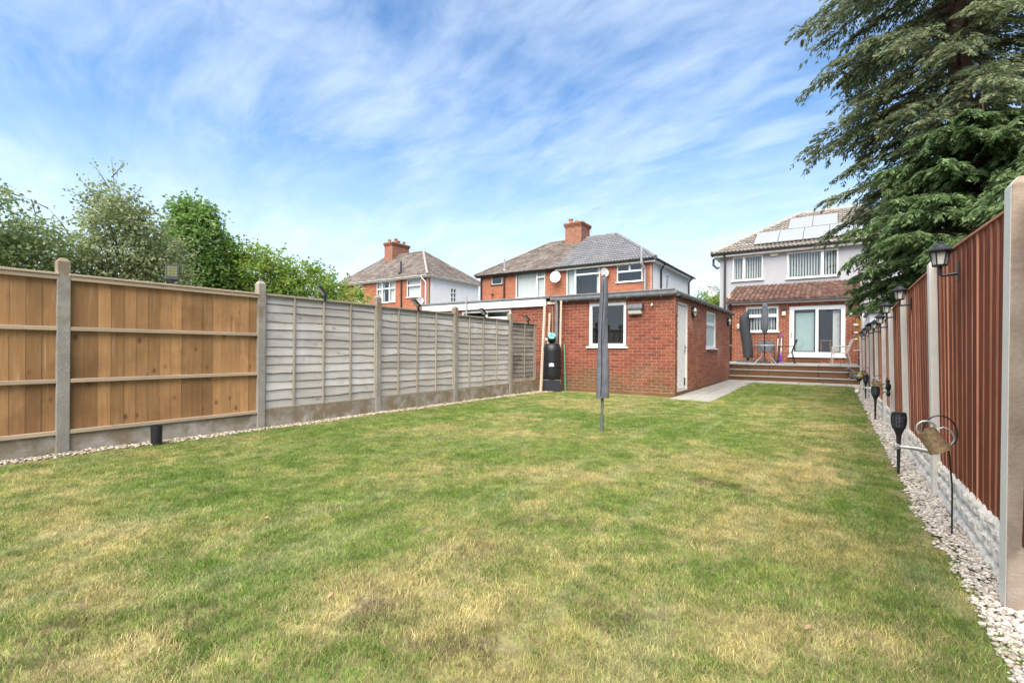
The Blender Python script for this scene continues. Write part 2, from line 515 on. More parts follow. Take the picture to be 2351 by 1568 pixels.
def brick_mesh(name, m):
    """unit brick, its face towards -Y, arrises softened"""
    g = G()
    a, c = .012, .045
    b = [(-.5, .5, -.5), (.5, .5, -.5), (.5, .5, .5), (-.5, .5, .5)]
    k = [(-.5, -.42, -.5), (.5, -.42, -.5), (.5, -.42, .5), (-.5, -.42, .5)]
    f = [(-.5 + a, -.5, -.5 + c), (.5 - a, -.5, -.5 + c), (.5 - a, -.5, .5 - c), (-.5 + a, -.5, .5 - c)]
    g.add(b + k + f, [(8, 9, 10, 11)] + [(4 + i, 4 + (i + 1) % 4, 8 + (i + 1) % 4, 8 + i) for i in range(4)] + [(i, (i + 1) % 4, 4 + (i + 1) % 4, 4 + i) for i in range(4)])
    return g.mesh(name, m)

def bond(face, u0, u1, z0, z1, openings=(), L=.225, H=.075, proud=.006, start=0, soldier=()):
    """stretcher bond: matrices of all bricks of a wall face, cut at openings and ends"""
    res = []; k = start; z = z0
    rot = face.rot()
    while z + .03 < z1:
        h = min(H, z1 - z)
        segs = [(u0, u1)]
        for (a, b, c, d) in openings:
            if z + h > c + .012 and z < d - .012:
                ns = []
                for (p, q) in segs:
                    if b <= p or a >= q: ns.append((p, q)); continue
                    if a > p: ns.append((p, a))
                    if b < q: ns.append((b, q))
                segs = ns
        for (p, q) in segs:
            x = u0 + math.floor((p - u0) / L - 1) * L + (L / 2 if k % 2 else 0)
            while x < q:
                a, b = max(x, p), min(x + L, q)
                if b - a > .035:
                    jit = random.uniform(-.0022, .0022)
                    c = face.P((a + b) / 2, proud - .025 + jit, z + h / 2)
                    res.append(Matrix.Translation(c) @ rot @ Matrix.Diagonal((b - a - .012, .05, h - .013, 1)))
                x += L
        z += H; k += 1
    return res

def wall_cells(g, face, u0, u1, z0, z1, openings=(), d0=-.1, d1=0., mi=0):
    us = sorted({u0, u1, *[x for o in openings for x in o[:2] if u0 < x < u1]})
    zs = sorted({z0, z1, *[x for o in openings for x in o[2:] if z0 < x < z1]})
    for a, b in zip(us, us[1:]):
        for c, d in zip(zs, zs[1:]):
            m, n = (a + b) / 2, (c + d) / 2
            if any(o[0] < m < o[1] and o[2] < n < o[3] for o in openings): continue
            g.fbox(face, a, b, d0, d1, c, d, mi)
    return g

def window(parent, face, u0, u1, z0, z1, panes, fr=.055, frame='white_upvc', sill=True, back=None, glass='glass', sillmat='white_upvc', proud=.01, name='window', inset=.0):
    """panes in fractions of the opening (a, b, c, d); back: None, 'curtain', 'blind', 'net'"""
    g = G(); W, H = u1 - u0, z1 - z0
    dp = proud - .07
    cells = [(u0 + a * W + fr / 2, u0 + b * W - fr / 2, z0 + c * H + fr / 2, z0 + d * H - fr / 2) for a, b, c, d in panes]
    wall_cells(g, face, u0, u1, z0, z1, cells, dp, proud)
    win = g.build(name, frame, parent, bevel=.004)
    for (a, b, c, d) in cells:
        # sash lip then the pane
        gg = G(); gg.fbox(face, a - .004, b + .004, dp + .025, dp + .031, c - .004, d + .004)
        gg.build('pane', glass, win)
        ls = G()
        t = .014
        for q in ((a, b, c, c + t), (a, b, d - t, d), (a, a + t, c + t, d - t), (b - t, b, c + t, d - t)):
            ls.fbox(face, q[0], q[1], dp + .033, proud - .012, q[2], q[3])
        ls.build('sash', frame, win)
    if sill:
        s = G(); s.fbox(face, u0 - .06, u1 + .06, dp, proud + .07, z0 - .045, z0 - .003); s.build('sill', sillmat, win, bevel=.006)
    rm = G()
    D = .75
    for q in ((u0, u1, -D, -D + .02, z0, z1), (u0 - .02, u0, -D, dp - .005, z0, z1), (u1, u1 + .02, -D, dp - .005, z0, z1), (u0, u1, -D, dp - .005, z0 - .02, z0), (u0, u1, -D, dp - .005, z1, z1 + .02)):
        rm.fbox(face, *q)
    rm.build('room', 'dark_room', win)
    if back in ('curtain', 'net', 'curtains'):
        spans = [(u0 + .03, u1 - .03)] if back == 'net' else [(u0 + .03, u0 + .03 + W * .24), (u1 - .03 - W * .1, u1 - .03)] if back == 'curtain' else [(u0 + .03, u0 + W * .35), (u0 + W * .65, u1 - .03)]
        for a, b in spans:
            c = G(); n = max(8, int((b - a) / .03)); vs = []
            for i in range(n + 1):
                u = a + (b - a) * i / n; d = dp - .09 + .022 * math.sin(i * 1.9 + .6 * math.sin(i * .7))
                vs += [face.P(u, d, z0 + .02), face.P(u, d, z1 - .02)]
            c.add(vs, [(2 * i, 2 * i + 2, 2 * i + 3, 2 * i + 1) for i in range(n)])
            c.build('curtain', 'curtain', win, smooth=True, recalc=False)
    if back == 'blind':
        u = u0 + .05
        while u < u1 - .08:
            a, b = Vector(face.P(u, dp - .06, 0)), Vector(face.P(u + .062, dp - .125, 0))
            c = G(); c.prism([(a.x, a.y, z0 + .04), (b.x, b.y, z0 + .04), (b.x, b.y, z1 - .03), (a.x, a.y, z1 - .03)], Vector(face.P(0, .004, 0)) - Vector(face.P(0, 0, 0)))
            c.build('blind_slat', 'blind', win); u += .105
    return win

CASEMENT_1 = [(0, 1, 0, 1)]
TOPLIGHT = [(0, 1, 0, .66), (0, 1, .66, 1)]
def side_light(f): return [(0, f, 0, 1), (f, 1, 0, 1)]

# ================================================================== THE SETTING
def gz(y):
    """the garden rises a little towards the steps"""
    return max(0.0, min(y, 17.6) - 10.5) / 7.1 * .075

SOIL = [(-2.29, .46, .30, .13), (-1.48, 2.73, .20, .12), (-1.45, 1.89, .26, .12), (-1.48, 1.31, .24, .10), (-.81, 1.74, .22, .12), (-2.47, .61, .18, .10), (-1.95, .84, .16, .1), (-1.14, 1.16, .14, .08), (-.72, 4.0, .3, .1)]
STRAW = [(-5.3, 1.0, .55, .35), (-3.55, .85, .45, .25), (-4.1, 8.3, 1.7, .9), (-.25, 10.2, .9, 1.1), (-1.67, 3.4, .28, .18), (-.6, 4.6, .9, .9), (-.1, 6.9, .6, 1.6), (-1.25, 1.75, .6, .35), (-.9, 1.25, 1.3, .5), (-.2, 1.9, .6, .6), (-1.8, 4.95, .7, .35), (-.35, 3.0, .5, .7), (-2.2, .7, .7, .4), (-3.6, 4.8, 1.2, .5)]
GREEN = [(-3.0, 1.9, 1.0, .7), (-2.6, 1.15, .6, .35), (-3.8, 3.3, 1.1, .7), (-5.2, 5.6, .8, 3.5), (-2.7, 4.6, .9, .6), (-2.5, 6.6, 1.4, .7), (-.45, 2.35, .35, .3), (-1.6, 13.5, .7, 3.2), (.2, 4.2, .3, 1.2)]

def blob_sum(lst, x, y):
    x += .36 * noise.noise((x * 2.1, y * 2.1, 1.5)) + .12 * noise.noise((x * 6, y * 6, 4.5)); y += .36 * noise.noise((x * 2.1, y * 2.1, 7.5)) + .12 * noise.noise((x * 6, y * 6, 2.5))
    t = 0
    for (bx, by, rx, ry) in lst:
        d = math.hypot((x - bx) / rx, (y - by) / ry); k = min(1, max(0, (1.25 - d))); t = max(t, k * k * (3 - 2 * k))
    return t
def fbm(x, y, s, o, seed):
    return .5 + .5 * sum(noise.noise((x * s * 2 ** k, y * s * 2 ** k, seed + k * 3.7)) * .6 ** k for k in range(o))
def lawn_data(x, y):
    """how dry the turf is, how bare, and which green it has"""
    dry = .42 * fbm(x, y, .8, 4, 1.1) + .62 * fbm(x, y, 2.6, 3, 5.2) + .21 * blob_sum(STRAW, x, y) - .15 * blob_sum(GREEN, x, y)
    return dry, blob_sum(SOIL, x, y), fbm(x, y, 1.9, 3, 9.4)

def lawn_color(nt, blade):
    at = nt.n('ShaderNodeAttribute', attribute_type='INSTANCER' if blade else 'GEOMETRY', attribute_name='turf')
    sp = nt.n('ShaderNodeSeparateXYZ'); nt.l(at.outputs['Vector'], sp.inputs[0])
    dry, bare, gmix = sp.outputs
    n3 = nt.noise(nt.vmath('MULTIPLY', nt.pos(), (1, 1, 0)), 15, 2, .7)
    flat = nt.vmath('MULTIPLY', nt.pos(), (1, 1, 0))
    n4 = nt.noise(flat, 5.2, 3, .65, .5)
    stripe = nt.noise(nt.mapping(flat, scale=(3.2, .45, 1), rot=(0, 0, R(-14))), 1.5, 2, .5)
    s = nt.math('ADD', dry, nt.math('ADD', nt.math('MULTIPLY', n3, .34), nt.math('MULTIPLY', nt.math('SUBTRACT', n4, .5), .55)))
    if blade:
        s = nt.math('ADD', s, nt.rng(nt.piece_random(), 0, 1, -.2, .2))
    straw = nt.rng(s, .54, 1.02, 0, .92, True)
    green = nt.mix(nt.rng(gmix, .3, .7), (.14, .24, .04), (.205, .295, .066))
    green = nt.mix(nt.rng(n3, .4, .7, 0, .5), green, (.32, .38, .155))
    strawc = nt.mix(nt.rng(gmix, .3, .7), (.58, .485, .245), (.43, .375, .165))
    c = nt.mix(straw, green, strawc)
    c = nt.mix(nt.rng(stripe, .5, .68, 0, .32, True), c, (.42, .45, .24))
    c = nt.mix(1.0, c, nt.mix(nt.rng(n4, .32, .66), (.72, .74, .74), (1.15, 1.13, 1.08)), 'MULTIPLY')
    soil = nt.math('MULTIPLY', bare, nt.rng(n3, .34, .56, .1, 1))
    if not blade:
        c = nt.mix(nt.rng(n3, .35, .6, .55, .95), c, (.15, .125, .06))
    c = nt.mix(nt.math('MULTIPLY', soil, .72 if blade else 1), c, (.10, .072, .05))
    return c, n3

m, nt, b = base_mat('lawn')
c, n3 = lawn_color(nt, False)
nt.l(c, b.inputs['Base Color']); b.inputs['Roughness'].default_value = .95; b.inputs['Specular IOR Level'].default_value = .1
m, nt, b = base_mat('grass_blade')
c, n3 = lawn_color(nt, True)
r1 = nt.math('FRACT', nt.math('MULTIPLY', nt.piece_random(), 9.7))
sc = nt.n('ShaderNodeVectorMath', operation='SCALE'); nt.l(c, sc.inputs[0]); nt.l(nt.rng(r1, 0, 1, .62, 1.5), sc.inputs[3])
df = nt.n('ShaderNodeBsdfDiffuse'); nt.l(sc.outputs[0], df.inputs[0])
tr = nt.n('ShaderNodeBsdfTranslucent'); nt.l(sc.outputs[0], tr.inputs[0])
mx = nt.n('ShaderNodeMixShader'); mx.inputs[0].default_value = .4
nt.l(df.outputs[0], mx.inputs[1]); nt.l(tr.outputs[0], mx.inputs[2]); nt.l(mx.outputs[0], nt.t.nodes['Material Output'].inputs[0])

mat('earth', (.13, .10, .06), .95, .3, 2, .5, 40, col2=(.09, .10, .04))
g = G(); g.add([(-400, -400, -.03), (400, -400, -.03), (400, 900, -.03), (-400, 900, -.03)], [(0, 1, 2, 3)])
tag(g.build('ground', 'earth', recalc=False), kind='structure')

# lawn sheet, gently uneven
def lawn_z(x, y):
    return gz(y) + .012 * noise.noise((x * .9, y * .9, 3.3)) + .006 * noise.noise((x * 3, y * 3, 8.1))
NX, NY = 90, 240
xs = np.linspace(-6.24, .66, NX); ys = np.linspace(-1.2, 17.7, NY)
V = [(x, y, lawn_z(x, y)) for y in ys for x in xs]
Fq = [(j * NX + i, j * NX + i + 1, (j + 1) * NX + i + 1, (j + 1) * NX + i) for j in range(NY - 1) for i in range(NX - 1)]
lawn = link('lawn', fast_mesh('lawn', V, Fq, 'lawn')); tag(lawn, kind='structure')
lawn.data.shade_smooth()
ta = lawn.data.attributes.new('turf', 'FLOAT_VECTOR', 'POINT'); ta.data.foreach_set('vector', [q for v in V for q in lawn_data(v[0], v[1])])

def right_edge(y):
    return .475 + .03 * noise.noise((y * 1.3, 0, 5)) - .02 * noise.noise((y * 4, 0, 9)) + (.03 if y < 3.4 else 0)
def left_edge(y):
    return -6.04 + .03 * noise.noise((y * 1.1, 2, 5)) + .015 * noise.noise((y * 5, 2, 9))

# grass: blades in small tufts, scattered over the lawn with geometry nodes (one object)
blade_col = bpy.data.collections.new('grass_tufts')
def tuft(n, half, hmin, hmax, wd, seed):
    r = np.random.default_rng(seed); V = []; Fc = []
    for i in range(n):
        x, y = r.uniform(-half, half, 2); a = r.uniform(0, 6.283); h = r.uniform(hmin, hmax); lean = r.uniform(.15, 1.25) * h; b = r.uniform(0, 6.283)
        wx, wy = math.cos(a) * wd / 2, math.sin(a) * wd / 2; lx, ly = math.cos(b) * lean, math.sin(b) * lean
        o = len(V)
        V += [(x - wx, y - wy, -.004), (x + wx, y + wy, -.004), (x + wx * .8 + lx * .35, y + wy * .8 + ly * .35, h * .62), (x - wx * .8 + lx * .35, y - wy * .8 + ly * .35, h * .62), (x + lx + wx * .15, y + ly + wy * .15, h), (x + lx - wx * .15, y + ly - wy * .15, h)]
        Fc += [(o, o + 1, o + 2, o + 3), (o + 3, o + 2, o + 4, o + 5)]
    return fast_mesh('grass_tuft', V, Fc, 'grass_blade')
for k in range(3):
    blade_col.objects.link(bpy.data.objects.new('a_tuft_near', tuft(860, .115, .007, .025, .0024, 40 + k)))
for k in range(2):
    blade_col.objects.link(bpy.data.objects.new('b_tuft_far', tuft(440, .125, .010, .026, .0042, 60 + k)))
pts = []; var = []
y = -.3
while y < 16.5:
    x = -6.0
    while x < .45:
        px, py = x + random.uniform(-.05, .05), y + random.uniform(-.05, .05)
        ok = left_edge(py) + .09 < px < right_edge(py) - .075
        if py > 10.46 and px < -2.9 + .02: ok = False
        if py > 10.38 and px < -2.12 + .03 and px > -3.1: ok = False
        if py > 10.2 and px < -5.65: ok = False
        bare = 0
        if blob_sum(SOIL, px, py) > .45: bare = 0
        if ok and random.random() > bare:
            pts.append((px, py, lawn_z(px, py))); d = math.hypot(px, py)
            var.append(random.randrange(3) if d < 6.5 else 3 + random.randrange(2))
        x += .165
    y += .165
gm = bpy.data.meshes.new('grass'); gm.from_pydata(pts, [], [])
at_ = gm.attributes.new('variant', 'INT', 'POINT'); at_.data.foreach_set('value', var)
at_ = gm.attributes.new('turf', 'FLOAT_VECTOR', 'POINT'); at_.data.foreach_set('vector', [q for p in pts for q in lawn_data(p[0], p[1])])
grass = link('grass', gm); tag(grass, 'short patchy lawn grass between the two fences', 'grass', kind='stuff')
ng = bpy.data.node_groups.new('grass_scatter', 'GeometryNodeTree')
ng.interface.new_socket('Geometry', in_out='INPUT', socket_type='NodeSocketGeometry')
ng.interface.new_socket('Geometry', in_out='OUTPUT', socket_type='NodeSocketGeometry')
gn = NT(ng)
gi, go = gn.n('NodeGroupInput'), gn.n('NodeGroupOutput')
mp = gn.n('GeometryNodeMeshToPoints'); iop = gn.n('GeometryNodeInstanceOnPoints'); ci = gn.n('GeometryNodeCollectionInfo')
ci.inputs['Collection'].default_value = blade_col; ci.inputs['Separate Children'].default_value = True; ci.inputs['Reset Children'].default_value = True
na = gn.n('GeometryNodeInputNamedAttribute', data_type='INT'); na.inputs['Name'].default_value = 'variant'
rv = gn.n('FunctionNodeRandomValue', data_type='FLOAT_VECTOR'); rv.inputs[1].default_value = (0, 0, 6.283); rv.inputs[0].default_value = (0, 0, 0)
rs = gn.n('FunctionNodeRandomValue', data_type='FLOAT'); rs.inputs[2].default_value = .85; rs.inputs[3].default_value = 1.15
gn.l(gi.outputs[0], mp.inputs['Mesh']); gn.l(mp.outputs[0], iop.inputs['Points']); gn.l(ci.outputs[0], iop.inputs['Instance'])
iop.inputs['Pick Instance'].default_value = True
gn.l(na.outputs[0], iop.inputs['Instance Index']); gn.l(rv.outputs[0], iop.inputs['Rotation']); gn.l(rs.outputs[1], iop.inputs['Scale'])
gn.l(iop.outputs[0], go.inputs[0])
grass.modifiers.new('scatter', 'NODES').node_group = ng

# gravel strips
def ico():
    bm = bmesh.new(); bmesh.ops.create_icosphere(bm, subdivisions=1, radius=1)
    v = np.array([x.co[:] for x in bm.verts]); f = np.array([[x.index for x in q.verts] for q in bm.faces]); bm.free(); return v, f
IV, IF = ico()
def gravel(name, label, places, material):
    Vs = []; Fs = []
    for i, (x, y, z, s) in enumerate(places):
        sc_ = np.array([s * random.uniform(.75, 1.35), s * random.uniform(.75, 1.35), s * random.uniform(.42, .75)])
        v = IV * (1 + rng.uniform(-.16, .16, (len(IV), 1))) * sc_
        a = random.uniform(0, 6.283); t = random.uniform(-.5, .5)
        M3 = np.array(Matrix.Rotation(a, 3, 'Z') @ Matrix.Rotation(t, 3, 'X'))
        Vs.append(v @ M3.T + (x, y, z)); Fs.append(IF + i * len(IV))
    o = link(name, fast_mesh(name, np.concatenate(Vs), np.concatenate(Fs), material))
    return tag(o, label, 'gravel', kind='stuff')
pl = []
y = 1.0
while y < 17:
    s = .0095 if y < 4.2 else .012 if y < 7 else .016
    wx0, wx1 = right_edge(y) - .03 + .025 * noise.noise((y * 9, 4, 1)), .60 if y > 2.9 else .80
    for _ in range(int((wx1 - wx0) / (s * 1.25)) + 1):
        x = random.uniform(wx0, wx1)
        edge = min(1, max(0, (x - wx0) / .09))
        if random.random() < .25 + .75 * edge:
            pl.append((x, y + random.uniform(-s, s), lawn_z(x, y) + s * .3 + random.uniform(0, s * .9) + (0 if y < 2.75 else .05 if y < 3.8 else .03) * min(1, max(0, (x - .485) / .1)) * (1 if y > 3.1 else max(0, (y - 2.75) / .35)), s * random.uniform(.6, 1.35)))
    y += s * 1.0
gravel('gravel_strip', 'pale pebble strip along the foot of the red fence', pl, 'stones')
pl = []
y = -.4
while y < 10.6:
    s = .015
    x0, x1 = -6.225, left_edge(y) + .03
    if y > 9.3: x1 += .18
    for _ in range(int((x1 - x0) / (s * 1.5)) + 1):
        x = random.uniform(x0, x1)
        if random.random() < (.8 if x < x1 - .08 else .35):
            pl.append((x, y + random.uniform(-s, s), lawn_z(x, y) + s * .3 + random.uniform(0, s * .6), s * random.uniform(.6, 1.3)))
    y += s * 1.25
gravel('gravel_strip', 'tan gravel strip under the wooden panel fence opposite the red one', pl, 'stones_tan')

# dry weeds along the foot of the grey fence
leaf_mat('weed', (.22, .19, .09), (.16, .20, .06), (.34, .28, .15), .3)
V = []; Fc = []
for (y0_, n_) in ((3.9, 8), (5.6, 26), (6.1, 18), (7.4, 22), (7.9, 34), (8.3, 26), (9.4, 30), (9.9, 22), (1.2, 8)):
    for _ in range(n_):
        x_, y_ = random.uniform(-6.21, -6.12), random.gauss(y0_, .14); h_ = random.uniform(.04, .17); a_ = random.uniform(0, 6.28); lx, ly = math.cos(a_) * h_ * .45, math.sin(a_) * h_ * .45; o_ = len(V)
        V += [(x_ - .0025, y_ - .0025, 0), (x_ + .0025, y_ + .0025, 0), (x_ + .002 + lx * .4, y_ + .002 + ly * .4, h_ * .65), (x_ - .002 + lx * .4, y_ - .002 + ly * .4, h_ * .65), (x_ + lx, y_ + ly, h_), (x_ + lx - .001, y_ + ly, h_)]
        Fc += [(o_, o_ + 1, o_ + 2, o_ + 3), (o_ + 3, o_ + 2, o_ + 4, o_ + 5)]
tag(link('weeds', fast_mesh('weeds', V, Fc, 'weed')), 'thin dry weeds along the foot of the grey fence', 'weeds', kind='stuff')

# path of concrete slabs beside the garage and in front of the steps
path = G().box(-3.0, -2.13, 10.36, 17.55, -.06, .004).build('path', 'earth'); tag(path, kind='structure')
def slab(x0, x1, y0, y1, zf, par, nm='paving_slab', th=.04, m='slab'):
    g = G(); j = .006
    p = [(x0 + j, y0 + j), (x1 - j, y0 + j), (x1 - j, y1 - j), (x0 + j, y1 - j)]
    dz = random.uniform(-.003, .003)
    g.hexa([(a, b, zf(b) + dz - th) for a, b in p] + [(a, b, zf(b) + dz) for a, b in p])
    return g.build(nm, m, par, bevel=.005)
y = 10.36
pz = lambda q: gz(q) + .014
while y < 17.0:
    slab(-3.0, -2.57, y, y + .6, pz, path); slab(-2.57, -2.13, y - .0, y + .6, pz, path); y += .6
x = -2.13
while x < .5:
    slab(x, x + .6 if x < -.1 else .62, 16.55, 17.05, pz, path); slab(x, x + .6 if x < -.1 else .62, 17.05, 17.55, pz, path); x += .6

# raised patio with sleeper steps
ZP = .62
steps = thing('patio_steps', 'three wide brown sleeper steps with pale slab treads below the patio', 'steps', (-1.2, 17.6, .07))
LEV = [(17.55, .075, .235), (17.88, .235, .435), (18.2, .435, ZP)]
for (yf, z0, z1) in LEV:
    for k, (a, b) in enumerate(((-3.06, -1.85), (-1.85, -.45), (-.45, .64))):
        G().box(a + .003, b - .003, yf, yf + .1, z0 - .02, z1 - .03).build('sleeper', 'sleeper', steps, bevel=.008)
for (yf, z0, z1), yb in zip(LEV[:2], (17.88, 18.2)):
    x = -3.06
    while x < .6:
        xe = min(x + .6, .64)
        G().box(x + .004, xe - .004, yf - .02, yb - .003, z1 - .028, z1).build('tread_slab', 'slab', steps, bevel=.005); x += .6
G().box(-3.0, .6, 17.66, 18.3, -.02, .2).build('rubble_core', 'haunching', steps)
patio = G().box(-4.7, .66, 18.3, 24.4, -.02, ZP - .04).build('patio', 'haunching'); tag(patio, kind='structure')
y = 18.17
while y < 21.7:
    x = -4.66
    while x < .6:
        slab(x, min(x + .6, .66), y, min(y + .6, 21.77), lambda q: ZP, patio); x += .6
    y += .6

# ================================================================== FENCES
PY = [1.3504 + 1.93 * i for i in range(-1, 5)]          # posts of the long fence, X = -6.2
XF = -6.2066
def conc_post(parent, x, y, h, name='post', mats=('post_concrete',), lean=(0, 0), w=.1, side=1):
    g = G(); a = w / 2
    lx, ly = lean
    z0 = -.05
    def ring(z, k, dx, dy): return [(x - a * k + dx, y - a * k + dy, z), (x + a * k + dx, y - a * k + dy, z), (x + a * k + dx, y + a * k + dy, z), (x - a * k + dx, y + a * k + dy, z)]
    rs_ = [ring(z0, 1, 0, 0), ring(h - .035, 1, lx, ly), ring(h, .45, lx, ly)]
    vs = [p for r_ in rs_ for p in r_]
    g.add(vs, [(3, 2, 1, 0), (8, 9, 10, 11)])
    for k in range(2):
        for i in range(4):
            mi = 0
            if len(mats) > 1: mi = 0 if i == 3 else 1
            g.add([vs[4 * k + i], vs[4 * k + (i + 1) % 4], vs[4 * k + 4 + (i + 1) % 4], vs[4 * k + 4 + i]], [(0, 1, 2, 3)], mi)
    bm_o = g.build(name, list(mats), parent, recalc=False)
    me = bm_o.data; bm = bmesh.new(); bm.from_mesh(me); bmesh.ops.remove_doubles(bm, verts=bm.verts, dist=1e-5); bmesh.ops.recalc_face_normals(bm, faces=bm.faces); bm.to_mesh(me); bm.free()
    md = bm_o.modifiers.new('bevel', 'BEVEL'); md.width = .006; md.segments = 2
    return bm_o

def grav_board(parent, y0, y1, h, dx=0):
    G().box(XF - .07 + dx, XF - .028 + dx, y0, y1, -.05, h).build('gravel_board', 'gravel_board', parent, bevel=.006)

brown = thing('closeboard_fence', 'honey brown closeboard fence of upright boards with three cross rails', 'fence', (XF, 0, 0))
grey = thing('overlap_fence', 'weathered grey overlap fence panels between mossy concrete posts', 'fence', (XF, 6, 0))
for i, yy in enumerate(PY):
    conc_post(brown if i < 3 else grey, XF - .05, yy, 1.915 + random.uniform(-.015, .015), lean=(random.uniform(-.008, .008), random.uniform(-.006, .006)))
for k in (0, 1):
    y0, y1 = PY[k] + .045, PY[k + 1] - .045
    grav_board(brown, y0, y1, .205)
    fr = G()
    X0 = XF - .04
    for z0, z1 in ((.195, .235), (.695, .735), (1.205, 1.245)):
        fr.box(X0, X0 + .034, y0, y1, z0, z1)
    fr.box(X0, X0 + .034, y0, y1, 1.70, 1.742)
    panel = fr.build('fence_panel', 'closeboard_rail', brown, bevel=.004)
    G().box(X0 - .035, X0 + .045, y0 - .01, y1 + .01, 1.7425, 1.765).build('capping', 'closeboard_rail', panel, bevel=.004)
    n = 17; p = (y1 - y0) / n
    for i in range(n):
        a = y0 + i * p; dx = -.002 - random.uniform(0, .0025); gap = -.004; dx -= .004 if random.random() < .16 else 0
        g = G()
        xa, xb = X0 + dx, X0 + dx - .009
        za, zb = .215, 1.735
        g.hexa([(xb - .004, a, za), (xa - .004, a, za), (xa, a + p - gap, za), (xb, a + p - gap, za), (xb - .004, a, zb), (xa - .004, a, zb), (xa, a + p - gap, zb), (xb, a + p - gap, zb)])
        g.build('board', 'closeboard', panel)

def lap_panel(k, nb, m, top, z0, battens, y0=None, y1=None, tilt=0., ragged=.006):
    if y0 is None: y0, y1 = PY[k] + .045, PY[k + 1] - .045
    X0 = XF - .05
    fr = G()
    for yb in battens: fr.box(X0 - .002, X0 + .028, yb - .011, yb + .011, z0 + .004, top - .03)
    fr.box(X0 - .002, X0 + .028, y0, y0 + .022, z0 + .004, top - .03); fr.box(X0 - .002, X0 + .028, y1 - .022, y1, z0 + .004, top - .03)
    panel = fr.build('fence_panel', 'lap_batten', grey, bevel=.003)
    G().box(X0 - .03, X0 + .032, y0 - .008, y1 + .008, top - .03, top).build('capping', 'lap_batten', panel, bevel=.004)
    G().box(X0 - .02, X0 + .024, y0, y1, z0 - .004, z0 + .022).build('bottom_rail', 'lap_batten', panel, bevel=.004)
    p = (top - .02 - z0) / nb
    for i in range(nb):
        zb = z0 + .012 + i * p; zt = min(zb + p * 1.25, top - .012)
        ns = 14; g = G(); rings = []
        ph = random.uniform(0, 50)
        for j in range(ns + 1):
            yy = y0 + .006 + (y1 - y0 - .012) * j / ns
            wv = ragged * 2 * noise.noise((yy * 2.2, ph, 0)) + ragged * noise.noise((yy * 7, ph, 4))
            bw = .006 * noise.noise((yy * 1.4, ph, 9))
            rings.append([(X0 - .012 + bw, yy, zb + wv), (X0 - .002 + bw, yy, zb + wv), (X0 - .021, yy, zt), (X0 - .028, yy, zt)])
        vs = [q for r_ in rings for q in r_]
        fs = [(4 * j + a, 4 * j + (a + 1) % 4, 4 * j + 4 + (a + 1) % 4, 4 * j + 4 + a) for j in range(ns) for a in range(4)] + [(3, 2, 1, 0), tuple(4 * ns + a for a in range(4))]
        g.add(vs, fs); g.build('board', m, panel)
    return panel
lap_panel(2, 13, 'lap_grey', 1.775, .235, (3.75, 4.21, 4.68), ragged=.010)
lap_panel(3, 13, 'lap_grey', 1.765, .25, (5.66, 6.11, 6.59), ragged=.014)
lap_panel(4, 13, 'lap_grey', 1.745, .255, (7.58, 8.05, 8.53), ragged=.011)
tag(lap_panel(5, 14, 'lap_brown', 1.71, .29, (9.68, 10.12), PY[5] + .05, 10.2, ragged=.010), 'darker stained grey overlap panel nearest the brick garage')
for k in (2, 3, 4): grav_board(grey, PY[k] + .045, PY[k + 1] - .045, .235)
grav_board(grey, PY[5] + .045, 10.25, .235, -.004)

# red fence on the other side
RY = [2.80, 4.52, 6.2, 7.62, 8.75, 10.3, 11.75, 13.1, 14.9, 16.7]
RH = [1.785, 1.725, 1.68, 1.62, 1.54, 1.57, 1.55, 1.53, 1.52, 1.52]
RL = [.008, -.036, -.045, -.04, -.035, -.035, -.03, -.03, -.03, -.03]
XR = .58
red = thing('featheredge_fence', 'dark red featheredge fence between white painted concrete posts', 'fence', (XR, 3, 0))
def rz_(y): return gz(y)
for yy, hh, ll in zip(RY, RH, RL):
    conc_post(red, XR + .05, yy, hh, mats=('post_white', 'post_side' if yy < 3 else 'post_cream'), lean=(ll, 0))
def feather(y0, y1, h0, h1, l0, l1, zb):
    fr = G()
    for z in (.45, .95, 1.45):
        fr.box(XR + .075 + (l0 + l1) / 2 * z / 1.7, XR + .10 + (l0 + l1) / 2 * z / 1.7, y0, y1, z, z + .05)
    panel = fr.build('fence_panel', 'red_board', red)
    n = max(6, round((y1 - y0) / .118)); p = (y1 - y0) / n
    for i in range(n):
        a = y0 + i * p; t = (i + .5) / n
        h = h0 + (h1 - h0) * t; L_ = l0 + (l1 - l0) * t
        g = G(); xf = XR + .036; e = random.uniform(-.0025, .002)
        wob = random.uniform(-.012, .010)
        # thick edge towards the camera, thin edge tucked behind the next board
        def sec(z):
            s_ = L_ * z / 1.72
            return [(xf + s_ + e, a + wob, z), (xf + .014 + s_ + e, a + wob, z), (xf + .0115 + s_, a + p + .012, z), (xf + .0055 + s_, a + p + .012, z)]
        q = sec(zb) + sec(h)
        g.add(q, [(0, 1, 2, 3), (4, 5, 6, 7), (1, 2, 6, 5), (2, 3, 7, 6), (3, 0, 4, 7)], 0)
        g.add([q[0], q[1], q[5], q[4]], [(0, 1, 2, 3)], 1)
        g.build('board', ['red_board', 'red_edge'], panel)
    cp = G(); cp.hexa([(XR + .03 + l0, y0, h0), (XR + .075 + l0, y0, h0), (XR + .075 + l1, y1, h1), (XR + .03 + l1, y1, h1), (XR + .03 + l0, y0, h0 + .012), (XR + .075 + l0, y0, h0 + .012), (XR + .075 + l1, y1, h1 + .012), (XR + .03 + l1, y1, h1 + .012)])
    cp.build('capping', 'red_edge', panel)
